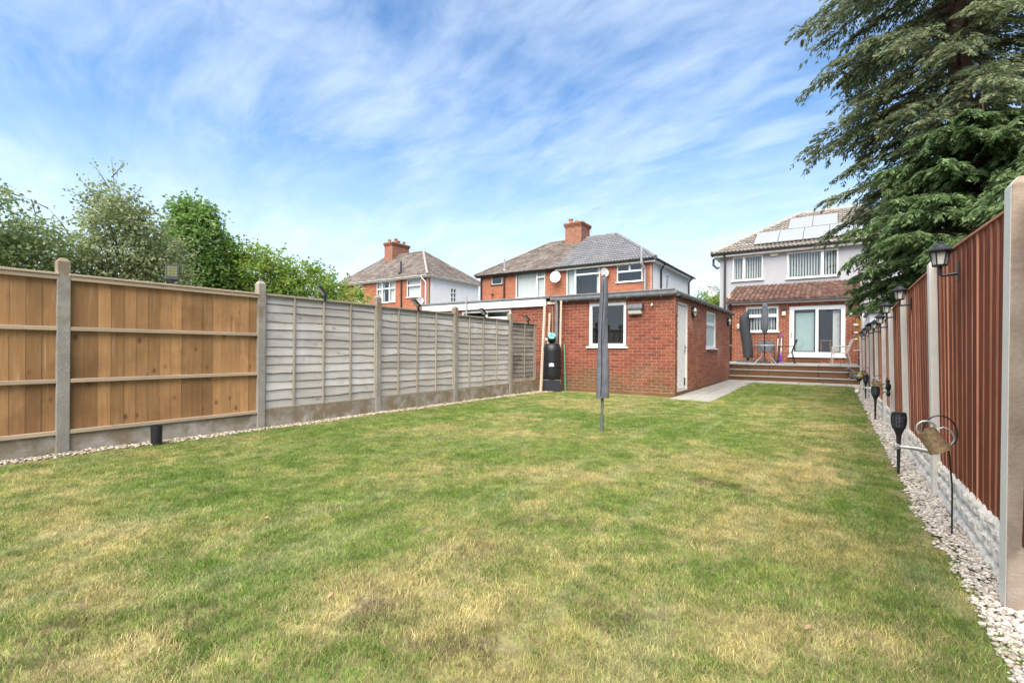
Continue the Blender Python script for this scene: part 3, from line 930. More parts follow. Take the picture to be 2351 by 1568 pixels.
def rock_board(y0, y1, h):
    """rock-faced gravel board, painted white"""
    nu, nv = max(10, int((y1 - y0) / .014)), 24
    vs = []
    rows = 3
    for j in range(nv + 1):
        z = -.03 + (h + .03) * j / nv
        for i in range(nu + 1):
            yv = y0 + (y1 - y0) * i / nu
            r_ = z / h * rows; row = math.floor(r_); fr_ = r_ - row
            uu = yv / .2 + (row % 2) * .5; fu = uu - math.floor(uu)
            e = min(fr_, 1 - fr_) * .5; e2 = min(fu, 1 - fu) * 1.2
            bulge = min(1, e / .12) * min(1, e2 / .12)
            d = .002 + .020 * bulge + .016 * noise.noise((yv * 17, z * 22, row * 3.1)) + .008 * abs(noise.noise((yv * 42, z * 48, 2)))
            zz = z + (.008 * noise.noise((yv * 30, 1, 4)) if j == nv else 0)
            vs.append((XR + .045 - d + RL[1] * z / 1.7 * .5, yv, zz))
    nn = nu + 1
    fs = [(j * nn + i, j * nn + i + 1, (j + 1) * nn + i + 1, (j + 1) * nn + i) for j in range(nv) for i in range(nu)]
    o = len(vs)
    for i in range(nn): vs.append((XR + .075, y0 + (y1 - y0) * i / nu, h))
    fs += [(nv * nn + i, nv * nn + i + 1, o + i + 1, o + i) for i in range(nu)]
    g = G(); g.add(vs, fs); g.build('gravel_board', 'stone_white', red)
for k in range(len(RY) - 1):
    y0, y1 = RY[k] + .048, RY[k + 1] - .048
    feather(y0, y1, RH[k] - (.055 if k else .105), RH[k + 1] - .03 if k else RH[k] - .08, RL[k], RL[k + 1], .28)
    rock_board(y0, y1, .30)
feather(1.05, RY[0] - .048, 1.66, 1.66, .032, .032, .28)

# ================================================================== BUILDINGS
BR_G = brick_mesh('brick', 'brick_garage')
BR_X = brick_mesh('brick', 'brick_extension')
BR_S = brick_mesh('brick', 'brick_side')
BR_O = brick_mesh('brick', 'brick_orange')
BR_C = brick_mesh('brick', 'brick_chimney')

def gutter(g, face, u0, u1, z, d, r=.055, mi=0):
    """half-round gutter along a wall plane"""
    n = 8; prof = [(d + r + r * math.cos(math.pi + math.pi * i / n), z + r * math.sin(math.pi + math.pi * i / n)) for i in range(n + 1)]
    prof += [(a, b + .0) for a, b in [(d + 2 * r - .006, z), (d + .006, z)]]
    vs = [face.P(u0, a, b) for a, b in prof] + [face.P(u1, a, b) for a, b in prof]
    k = len(prof)
    g.add(vs, [(i, (i + 1) % k, k + (i + 1) % k, k + i) for i in range(k)] + [tuple(range(k)), tuple(range(k, 2 * k))], mi)
    u = u0 + .3
    while u < u1:
        g.fbox(face, u - .012, u + .012, d - .005, d + 2 * r + .006, z - r - .006, z + .004, mi); u += .8

# ---------------------------------------------------------------- garage
GX, GY, GE = -3.013, 10.92, 17.65
GL = -6.12
garage = thing('brick_garage', 'long red brick garage with flat felt roof, white window and white side door', 'garage', ((GX + GL) / 2, 14, 0))
FS, FE = Face('S', GY), Face('E', GX)
OPF = [(-5.12, -4.16, 1.15, 2.215)]
OPE = [(11.17, 12.09, .12, 2.20), (14.1, 15.42, 1.14, 2.19)]
gw = G()
wall_cells(gw, FS, GL, GX - .002, 0, 2.34, OPF, -.11, -.004)
wall_cells(gw, FE, GY + .11, GE, 0, 2.34, OPE, -.11, -.004)
gw.box(GL, GX - .11, GE - .1, GE, 0, 2.34); gw.box(GL, GL + .1, GY + .11, GE - .1, 0, 2.34)
gwall = gw.build('wall', 'mortar', garage)
pieces('brick', 'brickwork', gwall, garage, BR_G, bond(FS, GL, GX, .02, 2.33, OPF), 180)
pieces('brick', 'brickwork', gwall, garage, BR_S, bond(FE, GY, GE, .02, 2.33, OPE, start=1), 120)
pc = G()
pc.fbox(FE, GY - .012, GE, .0, .022, -.03, .10); pc.fbox(FS, GL, GX + .022, .001, .023, -.03, .085)
pc.build('plinth', 'brick_garage', garage, bevel=.008)
G().box(GL - .1, GX + .06, GY - .07, GE + .1, 2.34, 2.42).build('roof', 'felt', garage, bevel=.015)
kb = G(); kb.prism([(GL, GY - .08, 2.421), (GX + .0, GY - .08, 2.421), (GX + .0, GY + .05, 2.421), (GL, GY + .05, 2.421)], (0, 0, .05)); kb.build('roof_kerb', 'felt', garage, bevel=.02)
gg = G(); gutter(gg, FS, -5.98, GX + .02, 2.335, .045); gg.build('gutter', 'gutter_grey', garage)
gg = G(); gutter(gg, FE, GY - .05, GE + .25, 2.335, .03, .05); gg.build('gutter', 'gutter_grey', garage)
vr = G(); yy = GY + .15
while yy < GE:
    vr.fbox(FE, yy, yy + .035, .028, .115, 2.338, 2.362); yy += .42
vr.build('roof_trim', 'gutter_grey', garage)
pp = G(); pp.box(-6.03, -5.965, GY - .1, GY - .04, .25, 2.30); pp.box(-6.04, -5.955, GY - .11, GY - .03, 2.24, 2.33); pp.build('downpipe', 'grey_pipe', garage, bevel=.006)
win = window(garage, FS, -5.12, -4.16, 1.15, 2.215, CASEMENT_1, .11, back=None, proud=-.02)
win = window(garage, FE, 14.1, 15.42, 1.14, 2.19, TOPLIGHT, .09, back=None, proud=-.02, glass='glass_frosted')
# side door
dr = G(); wall_cells(dr, FE, 11.17, 12.09, .12, 2.20, [(11.23, 12.03, .13, 2.14)], -.1, -.012)
door = dr.build('door', 'white_paint', garage, bevel=.004)
lf = G()
for i in range(6):
    a = 11.235 + i * .132; lf.fbox(FE, a, a + .130, -.07 + random.uniform(-.001, .001), -.035, .15, 2.13)
lf.build('door_leaf', 'white_paint', door, bevel=.003)
hd = G(); hd.fbox(FE, 11.93, 11.965, -.034, -.025, 1.0, 1.2, 0); hd.tube([FE.P(11.947, -.026, 1.14), FE.P(11.947, .02, 1.14), FE.P(11.83, .022, 1.135)], .008, 8)
hd.fbox(FE, 11.90, 11.98, -.034, -.02, .22, .40); hd.build('door_handle', 'black_metal', door)
G().fbox(FE, 11.17, 12.09, -.1, .015, .10, .118).build('threshold', 'slab', door)

# neighbour's garage with the white fascia
ng_ = thing('neighbour_garage', 'brick garage with broad white fascia board behind the grey fence', 'garage', (-7.9, 13, 0))
NX0 = -10.9
OPN = [(-9.3, -7.52, 1.0, 2.17)]
FN = Face('S', 10.95)
nw = G(); wall_cells(nw, FN, NX0, GL - .06, 0, 2.28, OPN, -.11, -.004); nw.box(NX0, NX0 + .1, 11.06, 16.5, 0, 2.3); nw.box(NX0 + .1, GL - .1, 16.4, 16.5, 0, 2.3)
nwall = nw.build('wall', 'mortar', ng_)
pieces('brick', 'brickwork', nwall, ng_, BR_G, [M_ for M_ in bond(FN, NX0, GL - .07, .02, 2.27, OPN)], 120)
G().box(NX0, -6.36, 10.86, 10.93, 2.215, 2.405).build('fascia', 'white_upvc', ng_, bevel=.004)
G().box(NX0 - .05, GL - .12, 10.84, 16.6, 2.406, 2.475).build('roof', 'felt', ng_, bevel=.015)
wn = window(ng_, FN, -9.3, -7.52, 1.0, 2.17, [(0, .5, 0, .8), (.5, 1, 0, .8), (0, .5, .8, 1), (.5, 1, .8, 1)], .07, 'white_paint', False)
G().tube([(-9.02, 10.80, 1.9), (-9.02, 10.80, 2.62)], .022, 8).build('vent_pipe', 'galv', ng_)
G().box(-6.34, -6.05, 10.905, 10.94, 2.25, 2.33).build('broken_fascia', 'pole_wood', ng_, bevel=.006)

# ---------------------------------------------------------------- roof tiles
def tile_profile(name, m, wd, ln, roll, n=8, kind='roman'):
    g = G(); xs_ = [(-wd / 2) + wd * i / n for i in range(n + 1)]
    def hh(x):
        t = (x / wd + .5)
        if kind == 'roman':
            return roll * (max(0, math.sin(t * 4 * math.pi - .6)) ** 1.2)
        if kind == 'pan':
            return roll * (.5 + .5 * math.sin(t * 2 * math.pi))
        return 0
    front = [(x, 0, (.04 if kind != 'flat' else .018) + hh(x)) for x in xs_]; back = [(x, ln, hh(x) * 1.0 - .002) for x in xs_]; lip = [(x, .004, hh(x) * .3 - .016) for x in xs_]
    k = n + 1
    g.add(front + back + lip, [(i, i + 1, k + i + 1, k + i) for i in range(n)] + [(2 * k + i, 2 * k + i + 1, i + 1, i) for i in range(n)])
    me = g.mesh(name, m, recalc=False)
    return me
T_GREY = tile_profile('roof_tile', 'tile_grey', .33, .36, .05)
T_BROWN = tile_profile('roof_tile', 'tile_brown', .33, .37, .055)
T_RED = tile_profile('roof_tile', 'tile_red', .18, .26, .042, 6, 'pan')
T_OLD = tile_profile('roof_tile', 'tile_old', .163, .2, 0, 1, 'flat')

def in_poly(p, poly):
    x, y = p; r_ = False; n = len(poly)
    for i in range(n):
        (x1, y1), (x2, y2) = poly[i], poly[(i + 1) % n]
        if (y1 > y) != (y2 > y) and x < (x2 - x1) * (y - y1) / (y2 - y1) + x1: r_ = not r_
    return r_

def tile_slope(o, ex, ey, poly, wd, gauge, lift=.012, stagger=False, jit=.0015, sag=None):
    """tiles over a polygon given in the slope's own (s, t) coordinates; o = its origin on the eaves"""
    o, ex, ey = Vector(o), Vector(ex).normalized(), Vector(ey).normalized(); nz = ex.cross(ey).normalized()
    res = []; smin = min(p[0] for p in poly); smax = max(p[0] for p in poly); tmax = max(p[1] for p in poly)
    t = 0; row = 0
    while t < tmax:
        s = smin + wd / 2 + (wd / 2 if stagger and row % 2 else 0)
        while s < smax:
            if in_poly((s, t + gauge * .5), poly):
                p = o + ex * s + ey * t + nz * (lift + random.uniform(-jit, jit))
                if sag: p += nz * sag(s, t)
                a = random.uniform(-.006, .006)
                M_ = Matrix((ex, ey, nz)).transposed().to_4x4(); M_.translation = p
                res.append(M_ @ Matrix.Rotation(a, 4, 'Z'))
            s += wd
        t += gauge; row += 1
    return res

def ridge_caps(par, p0, p1, m='tile_ridge', r=.1, step=.33):
    p0, p1 = Vector(p0), Vector(p1); d = p1 - p0; n = max(1, int(d.length / step)); d.normalize()
    for i in range(n):
        a = p0 + d * (i * (p1 - p0).length / n); b = p0 + d * ((i + 1) * (p1 - p0).length / n + .015)
        g = G(); g.tube([a, b], [r, r * .93], 10); g.build('ridge_tile', m, par, smooth='auto')

def chimney(par, x0, x1, y0, y1, zb, zt, pots):
    st_ = G().box(x0 + .02, x1 - .02, y0 + .02, y1 - .02, zb, zt - .05).build('chimney', 'mortar_pale', par)
    ms = []
    for f, a, b in ((Face('S', y0 + .02), x0 + .02, x1 - .02), (Face('E', x1 - .02), y0 + .02, y1 - .02)):
        ms += bond(f, a, b, zb, zt - .3)
    z = zt - .3
    for k in range(3):
        e = .03 * (k + 1)
        for f, a, b in ((Face('S', y0 + .02 - e), x0 + .02 - e, x1 - .02 + e), (Face('E', x1 - .02 + e), y0 + .02 - e, y1 - .02 + e)):
            ms += bond(f, a, b, z + k * .078, z + k * .078 + .07, start=k, proud=.012)
        G().box(x0 - e + .02, x1 + e - .02, y0 - e + .02, y1 + e - .02, z + k * .078, z + k * .078 + .077).build('corbel', 'brick_chimney', st_)
    pieces('brick', 'brickwork', st_, st_, BR_C, ms, 0)
    G().box(x0 - .04, x1 + .04, y0 - .04, y1 + .04, zt - .066, zt).build('flaunching', 'haunching', st_, bevel=.03)
    for (px, py, h, r_) in pots:
        g = G(); g.lathe([(r_, 0), (r_ * .95, h * .2), (r_ * .85, h * .75), (r_ * 1.05, h * .8), (r_ * 1.05, h), (r_ * .8, h), (r_ * .8, h * .6)], 14, Matrix.Translation((px, py, zt - .01)))
        g.build('chimney_pot', 'terracotta', st_, smooth='auto')
    return st_

def hip_solid(par, x0, x1, y0, y1, ze, xa, xb, yr, zr, m, name='roof'):
    g = G(); v = [(x0, y0, ze), (x1, y0, ze), (x1, y1, ze), (x0, y1, ze), (xa, yr, zr), (xb, yr, zr)]
    g.add(v, [(0, 1, 5, 4), (1, 2, 5), (2, 3, 4, 5), (3, 0, 4), (3, 2, 1, 0)])
    return g.build(name, m, par)

def slope_poly(x0, x1, xa, xb, L): return [(x0, 0), (x1, 0), (xb, L), (xa, L)]

# ---------------------------------------------------------------- neighbours: pair of houses in the middle (B)
BX0, BX1, BY, BY2, BE = -18.5, -7.6, 23.5, 30.8, 5.62
HB = thing('semi_detached_house', 'red brick house pair with half mossy half new grey tiled roof', 'house', (-13, 27, 0))
FB, FBE = Face('S', BY), Face('E', BX1)
OPB = [(-17.6, -16.82, 5.03, 5.55), (-15.8, -13.8, 4.1, 5.56), (-12.4, -10.42, 4.05, 5.52), (-9.45, -8.1, 4.58, 5.48)]
OPBE = [(25.75, 26.35, 4.4, 5.15)]
hw = G(); wall_cells(hw, FB, BX0, BX1 - .0, 0, BE, OPB, -.11, -.004); hw.box(BX0, BX0 + .1, BY + .11, BY2, 0, BE); hw.box(BX0 + .1, BX1 - .11, BY2 - .1, BY2, 0, BE)
hwall = hw.build('wall', 'mortar_pale', HB)
pieces('brick', 'brickwork', hwall, HB, BR_O, bond(FB, BX0, BX1, 2.0, BE, OPB), 300)
sw = G(); wall_cells(sw, FBE, BY + .0, BY2, 0, BE, OPBE, -.11, .0); tag(sw.build('side_wall', 'white_render', HB), 'white rendered side wall')
w_ = window(HB, FB, *OPB[0], CASEMENT_1, .06, 'white_paint', True, None, sillmat='black_plastic')
w_ = window(HB, FB, *OPB[1], [(0, .73, 0, 1), (.73, 1, 0, .78), (.73, 1, .78, 1)], .07, 'white_paint', True, 'net')
w_ = window(HB, FB, *OPB[2], [(0, .27, 0, 1), (.27, 1, 0, .76), (.27, 1, .76, 1)], .075, 'white_upvc', True, 'curtain')
w_ = window(HB, FB, *OPB[3], [(0, 1, 0, .6), (0, .5, .6, 1), (.5, 1, .6, 1)], .07, 'white_upvc', True, None)
w_ = window(HB, FBE, *OPBE[0], [(0, 1, 0, 1)], .06, 'white_upvc', False, 'net')
XA, XB, YR, ZR = -15.6, -11.0, 27.2, 8.05
rB = hip_solid(HB, BX0 - .25, BX1 + .25, BY - .3, BY2 + .3, BE, XA, XB, YR, ZR, 'tile_old')
sl = math.hypot(YR - BY + .3, ZR - BE); ey = (0, (YR - BY + .3) / sl, (ZR - BE) / sl)
o_ = (0, BY - .3, BE)
left_poly = [(BX0 - .25, 0), (-13.02, 0), (-13.02, sl), (XA, sl)]
right_poly = [(-13.0, 0), (BX1 + .25, 0), (XB, sl), (-13.0, sl)]
pieces('roof_tile', 'old_tiles', rB, rB, T_OLD, tile_slope(o_, (1, 0, 0), ey, left_poly, .165, .1, .004, True, .004), 0)
pieces('roof_tile', 'new_tiles', rB, rB, T_GREY, tile_slope(o_, (1, 0, 0), ey, right_poly, .33, .31), 300)
ridge_caps(rB, (-13.0, YR, ZR + .02), (XB, YR, ZR + .02), 'tile_grey'); ridge_caps(rB, (XA, YR, ZR), (-13.9, YR, ZR), 'tile_old')
ridge_caps(rB, (BX1 + .25, BY - .3, BE + .03), (XB, YR, ZR + .03), 'tile_grey', .11); ridge_caps(rB, (BX0 - .25, BY - .3, BE + .02), (XA, YR, ZR), 'tile_old', .09)
chimney(HB, -14.2, -13.05, 26.6, 27.9, 7.3, 9.05, [(-13.95, 26.95, .3, .14), (-13.6, 27.1, .18, .13), (-13.4, 27.5, .2, .13)])
ea = G(); ea.box(-13.0, BX1 + .2, BY - .24, BY - .02, BE - .16, BE - .015); ea.box(BX1 + .02, BX1 + .22, BY - .02, BY2, BE - .16, BE - .015); ea.build('fascia', 'white_upvc', HB)
ea = G(); ea.box(BX0 - .2, -13.01, BY - .24, BY - .02, BE - .12, BE - .015); ea.build('fascia', 'brown_pipe', HB)
ea = G(); gutter(ea, FB, -13.0, BX1 + .2, BE - .02, .245, .06); gutter(ea, FBE, BY - .2, BY2 + .2, BE - .02, .225, .06); gutter(ea, FB, BX0 - .2, -13.01, BE - .02, .245, .05); ea.build('gutter', 'black_plastic', HB)
for x_, z1 in ((-16.62, 5.5), (BX0 + .12, 5.45)):
    G().tube([(x_, BY - .07, 0), (x_, BY - .07, z1)], .055, 8).build('downpipe', 'brown_pipe', HB, smooth='auto')
for y_ in (24.75, 30.4):
    G().tube([(BX1 + .26, y_, 5.55), (BX1 + .07, y_, 5.25), (BX1 + .07, y_, 0)], .045, 8).build('downpipe', 'black_plastic', HB, smooth='auto')
G().tube([(-7.93, BY - .09, 0), (-7.93, BY - .09, 5.1), (-8.02, BY - .38, 5.4), (-8.02, BY - .38, 6.2)], .07, 10).build('flue_pipe', 'galv', HB, smooth='auto')
vp = G(); vp.tube([(-16.75, BY + .15, 5.8), (-16.75, BY + .15, 6.55)], .055, 8); vp.lathe([(.2, 0), (.1, .08), (.06, .1)], 10, Matrix.Translation((-16.75, BY + .15, 5.83))); vp.build('vent_pipe', 'lead', HB)
al = G(); al.tube([(-12.95, 27.9, 8.6), (-12.95, 27.9, 10.1)], .018, 6); al.tube([(-12.95, 27.9, 10.0), (-12.2, 27.7, 10.05)], .012, 5)
for i in range(5): al.tube([(-12.85 + i * .15, 27.88 - i * .04, 9.85), (-12.85 + i * .15, 27.88 - i * .04, 10.2)], .008, 5)
al.build('aerial', 'galv', HB)

# ---------------------------------------------------------------- house far to the side (A)
AX0, AX1, AY, AY2, AE = -33.5, -23.56, 24.0, 29.7, 6.2
HA = thing('semi_detached_house', 'brick house with white rendered side wall and brown hipped roof beyond the trees', 'house', (-28, 27, 0))
FA, FAE = Face('S', AY), Face('E', AX1)
OPA = [(-31.3, -30.6, 4.75, 6.05), (-28.9, -26.85, 4.5, 6.05), (-25.62, -24.2, 4.75, 6.0)]
OPAE = [(26.4, 27.0, 4.55, 5.55)]
hw = G(); wall_cells(hw, FA, AX0, AX1, 0, AE, OPA, -.11, -.004); hw.box(AX0, AX0 + .1, AY + .11, AY2, 0, AE); hw.box(AX0 + .1, AX1 - .11, AY2 - .1, AY2, 0, AE)
hwall = hw.build('wall', 'mortar_pale', HA)
pieces('brick', 'brickwork', hwall, HA, BR_O, bond(FA, AX0, AX1, 2.5, AE, OPA), 300)
sw = G(); wall_cells(sw, FAE, AY + .25, AY2, 0, AE, OPAE, -.11, .0); tag(sw.build('side_wall', 'white_render', HA), 'white rendered side wall')
G().box(AX1 - .11, AX1 - .003, AY + .005, AY + .249, 0, AE).build('corner_pier', 'brick_orange', HA)
window(HA, FA, *OPA[0], [(0, 1, 0, .72), (0, 1, .72, 1)], .07, 'white_upvc', True, None)
window(HA, FA, *OPA[1], [(0, .3, 0, .66), (.3, .68, 0, .66), (.68, 1, 0, .66), (0, .3, .66, 1), (.3, .68, .66, 1), (.68, 1, .66, 1)], .07, 'white_upvc', True, 'curtains')
window(HA, FA, *OPA[2], [(0, 1, 0, .66), (0, 1, .66, 1)], .075, 'white_upvc', True, 'net')
window(HA, FAE, *OPAE[0], [(0, .5, 0, .33), (.5, 1, 0, .33), (0, .5, .33, .67), (.5, 1, .33, .67), (0, .5, .67, 1), (.5, 1, .67, 1)], .05, 'white_upvc', False, None)
XA, XB, YR, ZR = -31.5, -27.0, 27.0, 8.72
rA = hip_solid(HA, AX0 - .25, AX1 + .25, AY - .3, AY2 + .3, AE, XA, XB, YR, ZR, 'tile_old')
sl = math.hypot(YR - AY + .3, ZR - AE); ey = (0, (YR - AY + .3) / sl, (ZR - AE) / sl)
pieces('roof_tile', 'old_tiles', rA, rA, T_OLD, tile_slope((0, AY - .3, AE), (1, 0, 0), ey, slope_poly(AX0 - .25, AX1 + .25, XA, XB, sl), .165, .1, .004, True, .004), 0)
run = AX1 + .25 - XB; sl2 = math.hypot(run, ZR - AE)
pieces('roof_tile', 'old_tiles', rA, rA, T_OLD, tile_slope((AX1 + .25, 0, AE), (0, 1, 0), (-run / sl2, 0, (ZR - AE) / sl2), [(AY - .3, 0), (AY2 + .3, 0), (YR, sl2)], .165, .1, .004, True, .004), 0)
ridge_caps(rA, (XA, YR, ZR), (XB, YR, ZR), 'tile_old'); ridge_caps(rA, (AX1 + .25, AY - .3, AE + .02), (XB, YR, ZR), 'tile_ridge', .1); ridge_caps(rA, (AX1 + .25, AY2 + .3, AE + .02), (XB, YR, ZR), 'tile_old', .1)
chimney(HA, -30.8, -29.85, 26.3, 28.2, 7.8, 9.75, [(-30.5, 26.6, .28, .14), (-30.2, 27.0, .4, .15), (-30.3, 27.4, .3, .15), (-30.2, 27.9, .3, .14)])
ea = G(); ea.box(AX0 - .2, AX1 + .2, AY - .24, AY - .02, AE - .15, AE - .015); ea.box(AX1 + .02, AX1 + .22, AY - .02, AY2 + .2, AE - .15, AE - .015); ea.build('fascia', 'white_upvc', HA)
ea = G(); gutter(ea, FA, AX0 - .2, AX1 + .2, AE - .02, .245, .06); gutter(ea, FAE, AY - .2, AY2 + .2, AE - .02, .225, .06); ea.build('gutter', 'white_upvc', HA)
G().tube([(AX1 - .35, AY - .32, 6.1), (AX1 - .12, AY - .08, 5.7), (AX1 - .12, AY - .08, 0)], .05, 8).build('downpipe', 'white_upvc', HA, smooth='auto')
G().tube([(-26.15, AY - .07, 0), (-26.15, AY - .07, 6.1)], .055, 8).build('downpipe', 'brown_pipe', HA, smooth='auto')
vp = G(); vp.tube([(-26.6, AY + .3, 6.5), (-26.6, AY + .3, 7.5)], .06, 8); vp.lathe([(.25, 0), (.12, .1), (.07, .12)], 10, Matrix.Translation((-26.6, AY + .3, 6.6))); vp.build('vent_pipe', 'black_plastic', HA)

# ---------------------------------------------------------------- own house (C)
CX0, CX1, CY, CE = -4.62, 3.2, 24.4, 5.66
HC = thing('rendered_house', 'grey rendered house with solar panels and a brick rear extension', 'house', (-1, 26, ZP))
FC = Face('S', CY); FCW = Face('W', CX0)
OPC = [(-4.05, -2.78, 4.36, 5.48), (-1.82, .06, 4.3, 5.45)]
hw = G(); wall_cells(hw, FC, CX0, CX1, 0, CE, OPC, -.11, 0); hw.box(CX0, CX0 + .1, CY + .11, 31.6, 0, CE); hw.box(CX1 - .1, CX1, CY + .11, 31.6, 0, CE); hw.box(CX0 + .1, CX1 - .1, 31.5, 31.6, 0, CE)
hw.build('wall', 'grey_render', HC)
window(HC, FC, *OPC[0], side_light(.38), .085, 'white_upvc', True, 'blind', proud=.015)
window(HC, FC, *OPC[1], side_light(.70), .085, 'white_upvc', True, 'blind', proud=.015)
XA, XB, YR, ZR = -1.62, 1.2, 28.0, 7.95
rC = hip_solid(HC, CX0 - .3, CX1 + .3, CY - .32, 31.9, CE, XA, XB, YR, ZR, 'tile_brown')
sl = math.hypot(YR - CY + .32, ZR - CE); ey = Vector((0, (YR - CY + .32) / sl, (ZR - CE) / sl)); nrm = Vector((1, 0, 0)).cross(ey)
pieces('roof_tile', 'roof_tiles', rC, rC, T_BROWN, tile_slope((0, CY - .32, CE), (1, 0, 0), ey, slope_poly(CX0 - .3, CX1 + .3, XA, XB, sl), .33, .32), 300)
run = XA - CX0 + .3; sl2 = math.hypot(run, ZR - CE)
ridge_caps(rC, (CX0 - .3, CY - .32, CE + .03), (XA, YR, ZR + .03), 'tile_ridge', .11); ridge_caps(rC, (XA, YR, ZR + .03), (XB, YR, ZR + .03), 'tile_ridge', .12)
ea = G(); ea.box(CX0 - .26, CX1 + .2, CY - .26, CY - .005, CE - .15, CE - .015); ea.box(CX0 - .26, CX0 - .005, CY - .005, 31.6, CE - .15, CE - .015); ea.build('fascia', 'white_upvc', HC)
ea = G(); gutter(ea, FC, CX0 - .34, CX1, CE - .01, .265, .06); gutter(ea, FCW, CY - .3, 31.6, CE - .01, .265, .06); ea.build('gutter', 'black_plastic', HC)
G().tube([(-4.38, CY - .3, 5.58), (-4.38, CY - .08, 5.3), (-4.38, CY - .08, ZP)], .05, 8).build('downpipe', 'gutter_grey', HC, smooth='auto')
G().tube([(CX0 - .3, CY + .05, 5.5), (CX0 - .3, CY + .05, 5.2), (CX0 - .12, CY + .1, 5.02), (CX0 - .04, CY + .1, 5.1)], .055, 8).build('downpipe', 'gutter_grey', HC, smooth='auto')
# solar panels
m, nt, b = base_mat('solar_cell')
b.inputs['Base Color'].default_value = (.36, .36, .362, 1); b.inputs['Roughness'].default_value = .22  # sky glare on the darker panels is painted into this pale base
b.inputs['Coat Weight'].default_value = 1.0; b.inputs['Coat Roughness'].default_value = .12; b.inputs['Specular IOR Level'].default_value = .9
o0 = Vector((0, CY - .32, CE))
def sl_pt(x, t, n_): return o0 + Vector((x, 0, 0)) + ey * t + nrm * n_
for (xx, t0) in [(-3.17 + .975 * i, .42) for i in range(5)] + [(-1.9 + .975 * i, 2.05) for i in range(2)]:
    q = [sl_pt(a, b_, .11) for a, b_ in ((xx, t0), (xx + .955, t0), (xx + .955, t0 + 1.58), (xx, t0 + 1.58))]
    pv = G().prism(q, nrm * .035).build('solar_panel', 'galv', HC)
    cells = G()
    for i in range(6):
        for j in range(10):
            a, b_ = xx + .02 + i * .1527, t0 + .02 + j * .154
            cells.poly([sl_pt(p_, r_, .1475) for p_, r_ in ((a + .002, b_ + .002), (a + .151, b_ + .002), (a + .151, b_ + .152), (a + .002, b_ + .152))])
    tag(cells.build('solar_cells', 'solar_cell', pv, recalc=False), kind='stuff')
# brick rear extension with lean-to roof
EX0, EX1, EY = -3.83, .72, 21.8
FX = Face('S', EY)
OPX = [(-3.1, -1.92, 1.86, 2.87), (-1.53, .29, .88, 2.84)]
xw = G(); wall_cells(xw, FX, EX0, EX1, 0, 3.02, OPX, -.11, -.004); xw.box(EX0, EX0 + .1, EY + .11, CY, 0, 3.5); xw.box(EX1 - .1, EX1, EY + .11, CY, 0, 3.5)
xwall = xw.build('extension_wall', 'mortar_pale', HC)
pieces('brick', 'brickwork', xwall, HC, BR_X, bond(FX, EX0, EX1, ZP - .1, 3.0, [*OPX, (-1.62, .4, 2.84, 2.995)]) + bond(Face('E', EX1), EY, CY, ZP, 3.0) + bond(Face('W', EX0), EY, CY, ZP, 3.0), 300)
sm = []
u = -1.6
while u < .36:
    sm.append(Matrix.Translation(FX.P(u + .033, -.018, 2.918)) @ Matrix.Diagonal((.064, .05, .15, 1))); u += .074
pieces('soldier_brick', 'soldier_course', xwall, HC, BR_X, sm, 60)
sl3 = math.hypot(CY - 21.52, 4.05 - 3.12); ey3 = ((0, (CY - 21.52) / sl3, (4.05 - 3.12) / sl3))
lr = G(); lr.add([(EX0 - .05, 21.52, 3.1), (EX1 + .05, 21.52, 3.1), (EX1 + .05, CY - .003, 4.03), (EX0 - .05, CY - .003, 4.03), (EX0 - .05, 21.52, 3.03), (EX1 + .05, 21.52, 3.03), (EX1 + .05, CY - .003, 3.03), (EX0 - .05, CY - .003, 3.03)], [(0, 1, 2, 3), (4, 5, 1, 0), (5, 6, 2, 1), (7, 4, 0, 3), (4, 7, 6, 5)])
lroof = lr.build('extension_roof', 'tile_red', HC)
pieces('roof_tile', 'roof_tiles', lroof, lroof, T_RED, tile_slope((0, 21.52, 3.11), (1, 0, 0), ey3, [(EX0 - .06, 0), (EX1 + .06, 0), (EX1 + .06, sl3), (EX0 - .06, sl3)], .18, .205, jit=.003), 300)
G().box(EX0, EX1, CY - .02, CY - .004, 4.03, 4.12).build('lead_flashing', 'lead', HC)
ea = G(); ea.box(EX0 - .03, EX1 + .02, EY - .2, EY - .006, 2.985, 3.06); ea.build('fascia', 'white_upvc', HC)
ea = G(); gutter(ea, FX, EX0 - .06, EX1 + .03, 3.085, .202, .05); ea.build('gutter', 'gutter_grey', HC)
G().tube([(-3.68, EY - .2, 3.03), (-3.68, EY - .06, 2.85), (-3.68, EY - .06, ZP)], .05, 8).build('downpipe', 'brown_pipe', HC, smooth='auto')
window(HC, FX, *OPX[0], [(0, 1, 0, .64), (0, 1, .64, 1)], .1, 'white_upvc', True, 'blind', proud=.0)
# sliding patio door
sd = G(); P_ = [(-1.37, -.66, 1.04, 2.70), (-.56, .15, 1.04, 2.68)]
wall_cells(sd, FX, -1.53, .29, .88, 2.84, P_, -.09, -.005); sd.fbox(FX, -.5, .22, -.0045, .004, 2.72, 2.735)
sdoor = sd.build('patio_door', 'white_upvc', HC, bevel=.006)
for k, (a, b_, c_, d_) in enumerate(P_):
    G().fbox(FX, a - .005, b_ + .005, -.055, -.047, c_ - .005, d_ + .005).build('pane', 'glass', sdoor)
    gs = G(); t = .03
    for q in ((a, b_, c_, c_ + t), (a, b_, d_ - t, d_), (a, a + t, c_ + t, d_ - t), (b_ - t, b_, c_ + t, d_ - t)): gs.fbox(FX, *q[:2], -.044, -.03, *q[2:])
    gs.build('gasket', 'black_plastic', sdoor)
G().fbox(FX, -1.33, -.70, -.15, -.14, 1.08, 2.58).build('roller_blind', 'teal_blind', sdoor)
vb = G()
for i in range(4): vb.fbox(FX, -.1 + i * .07, -.1 + i * .07 + .066, -.16, -.155, 1.06, 2.66)
vb.build('vertical_blind', 'curtain', sdoor)
rm = G()
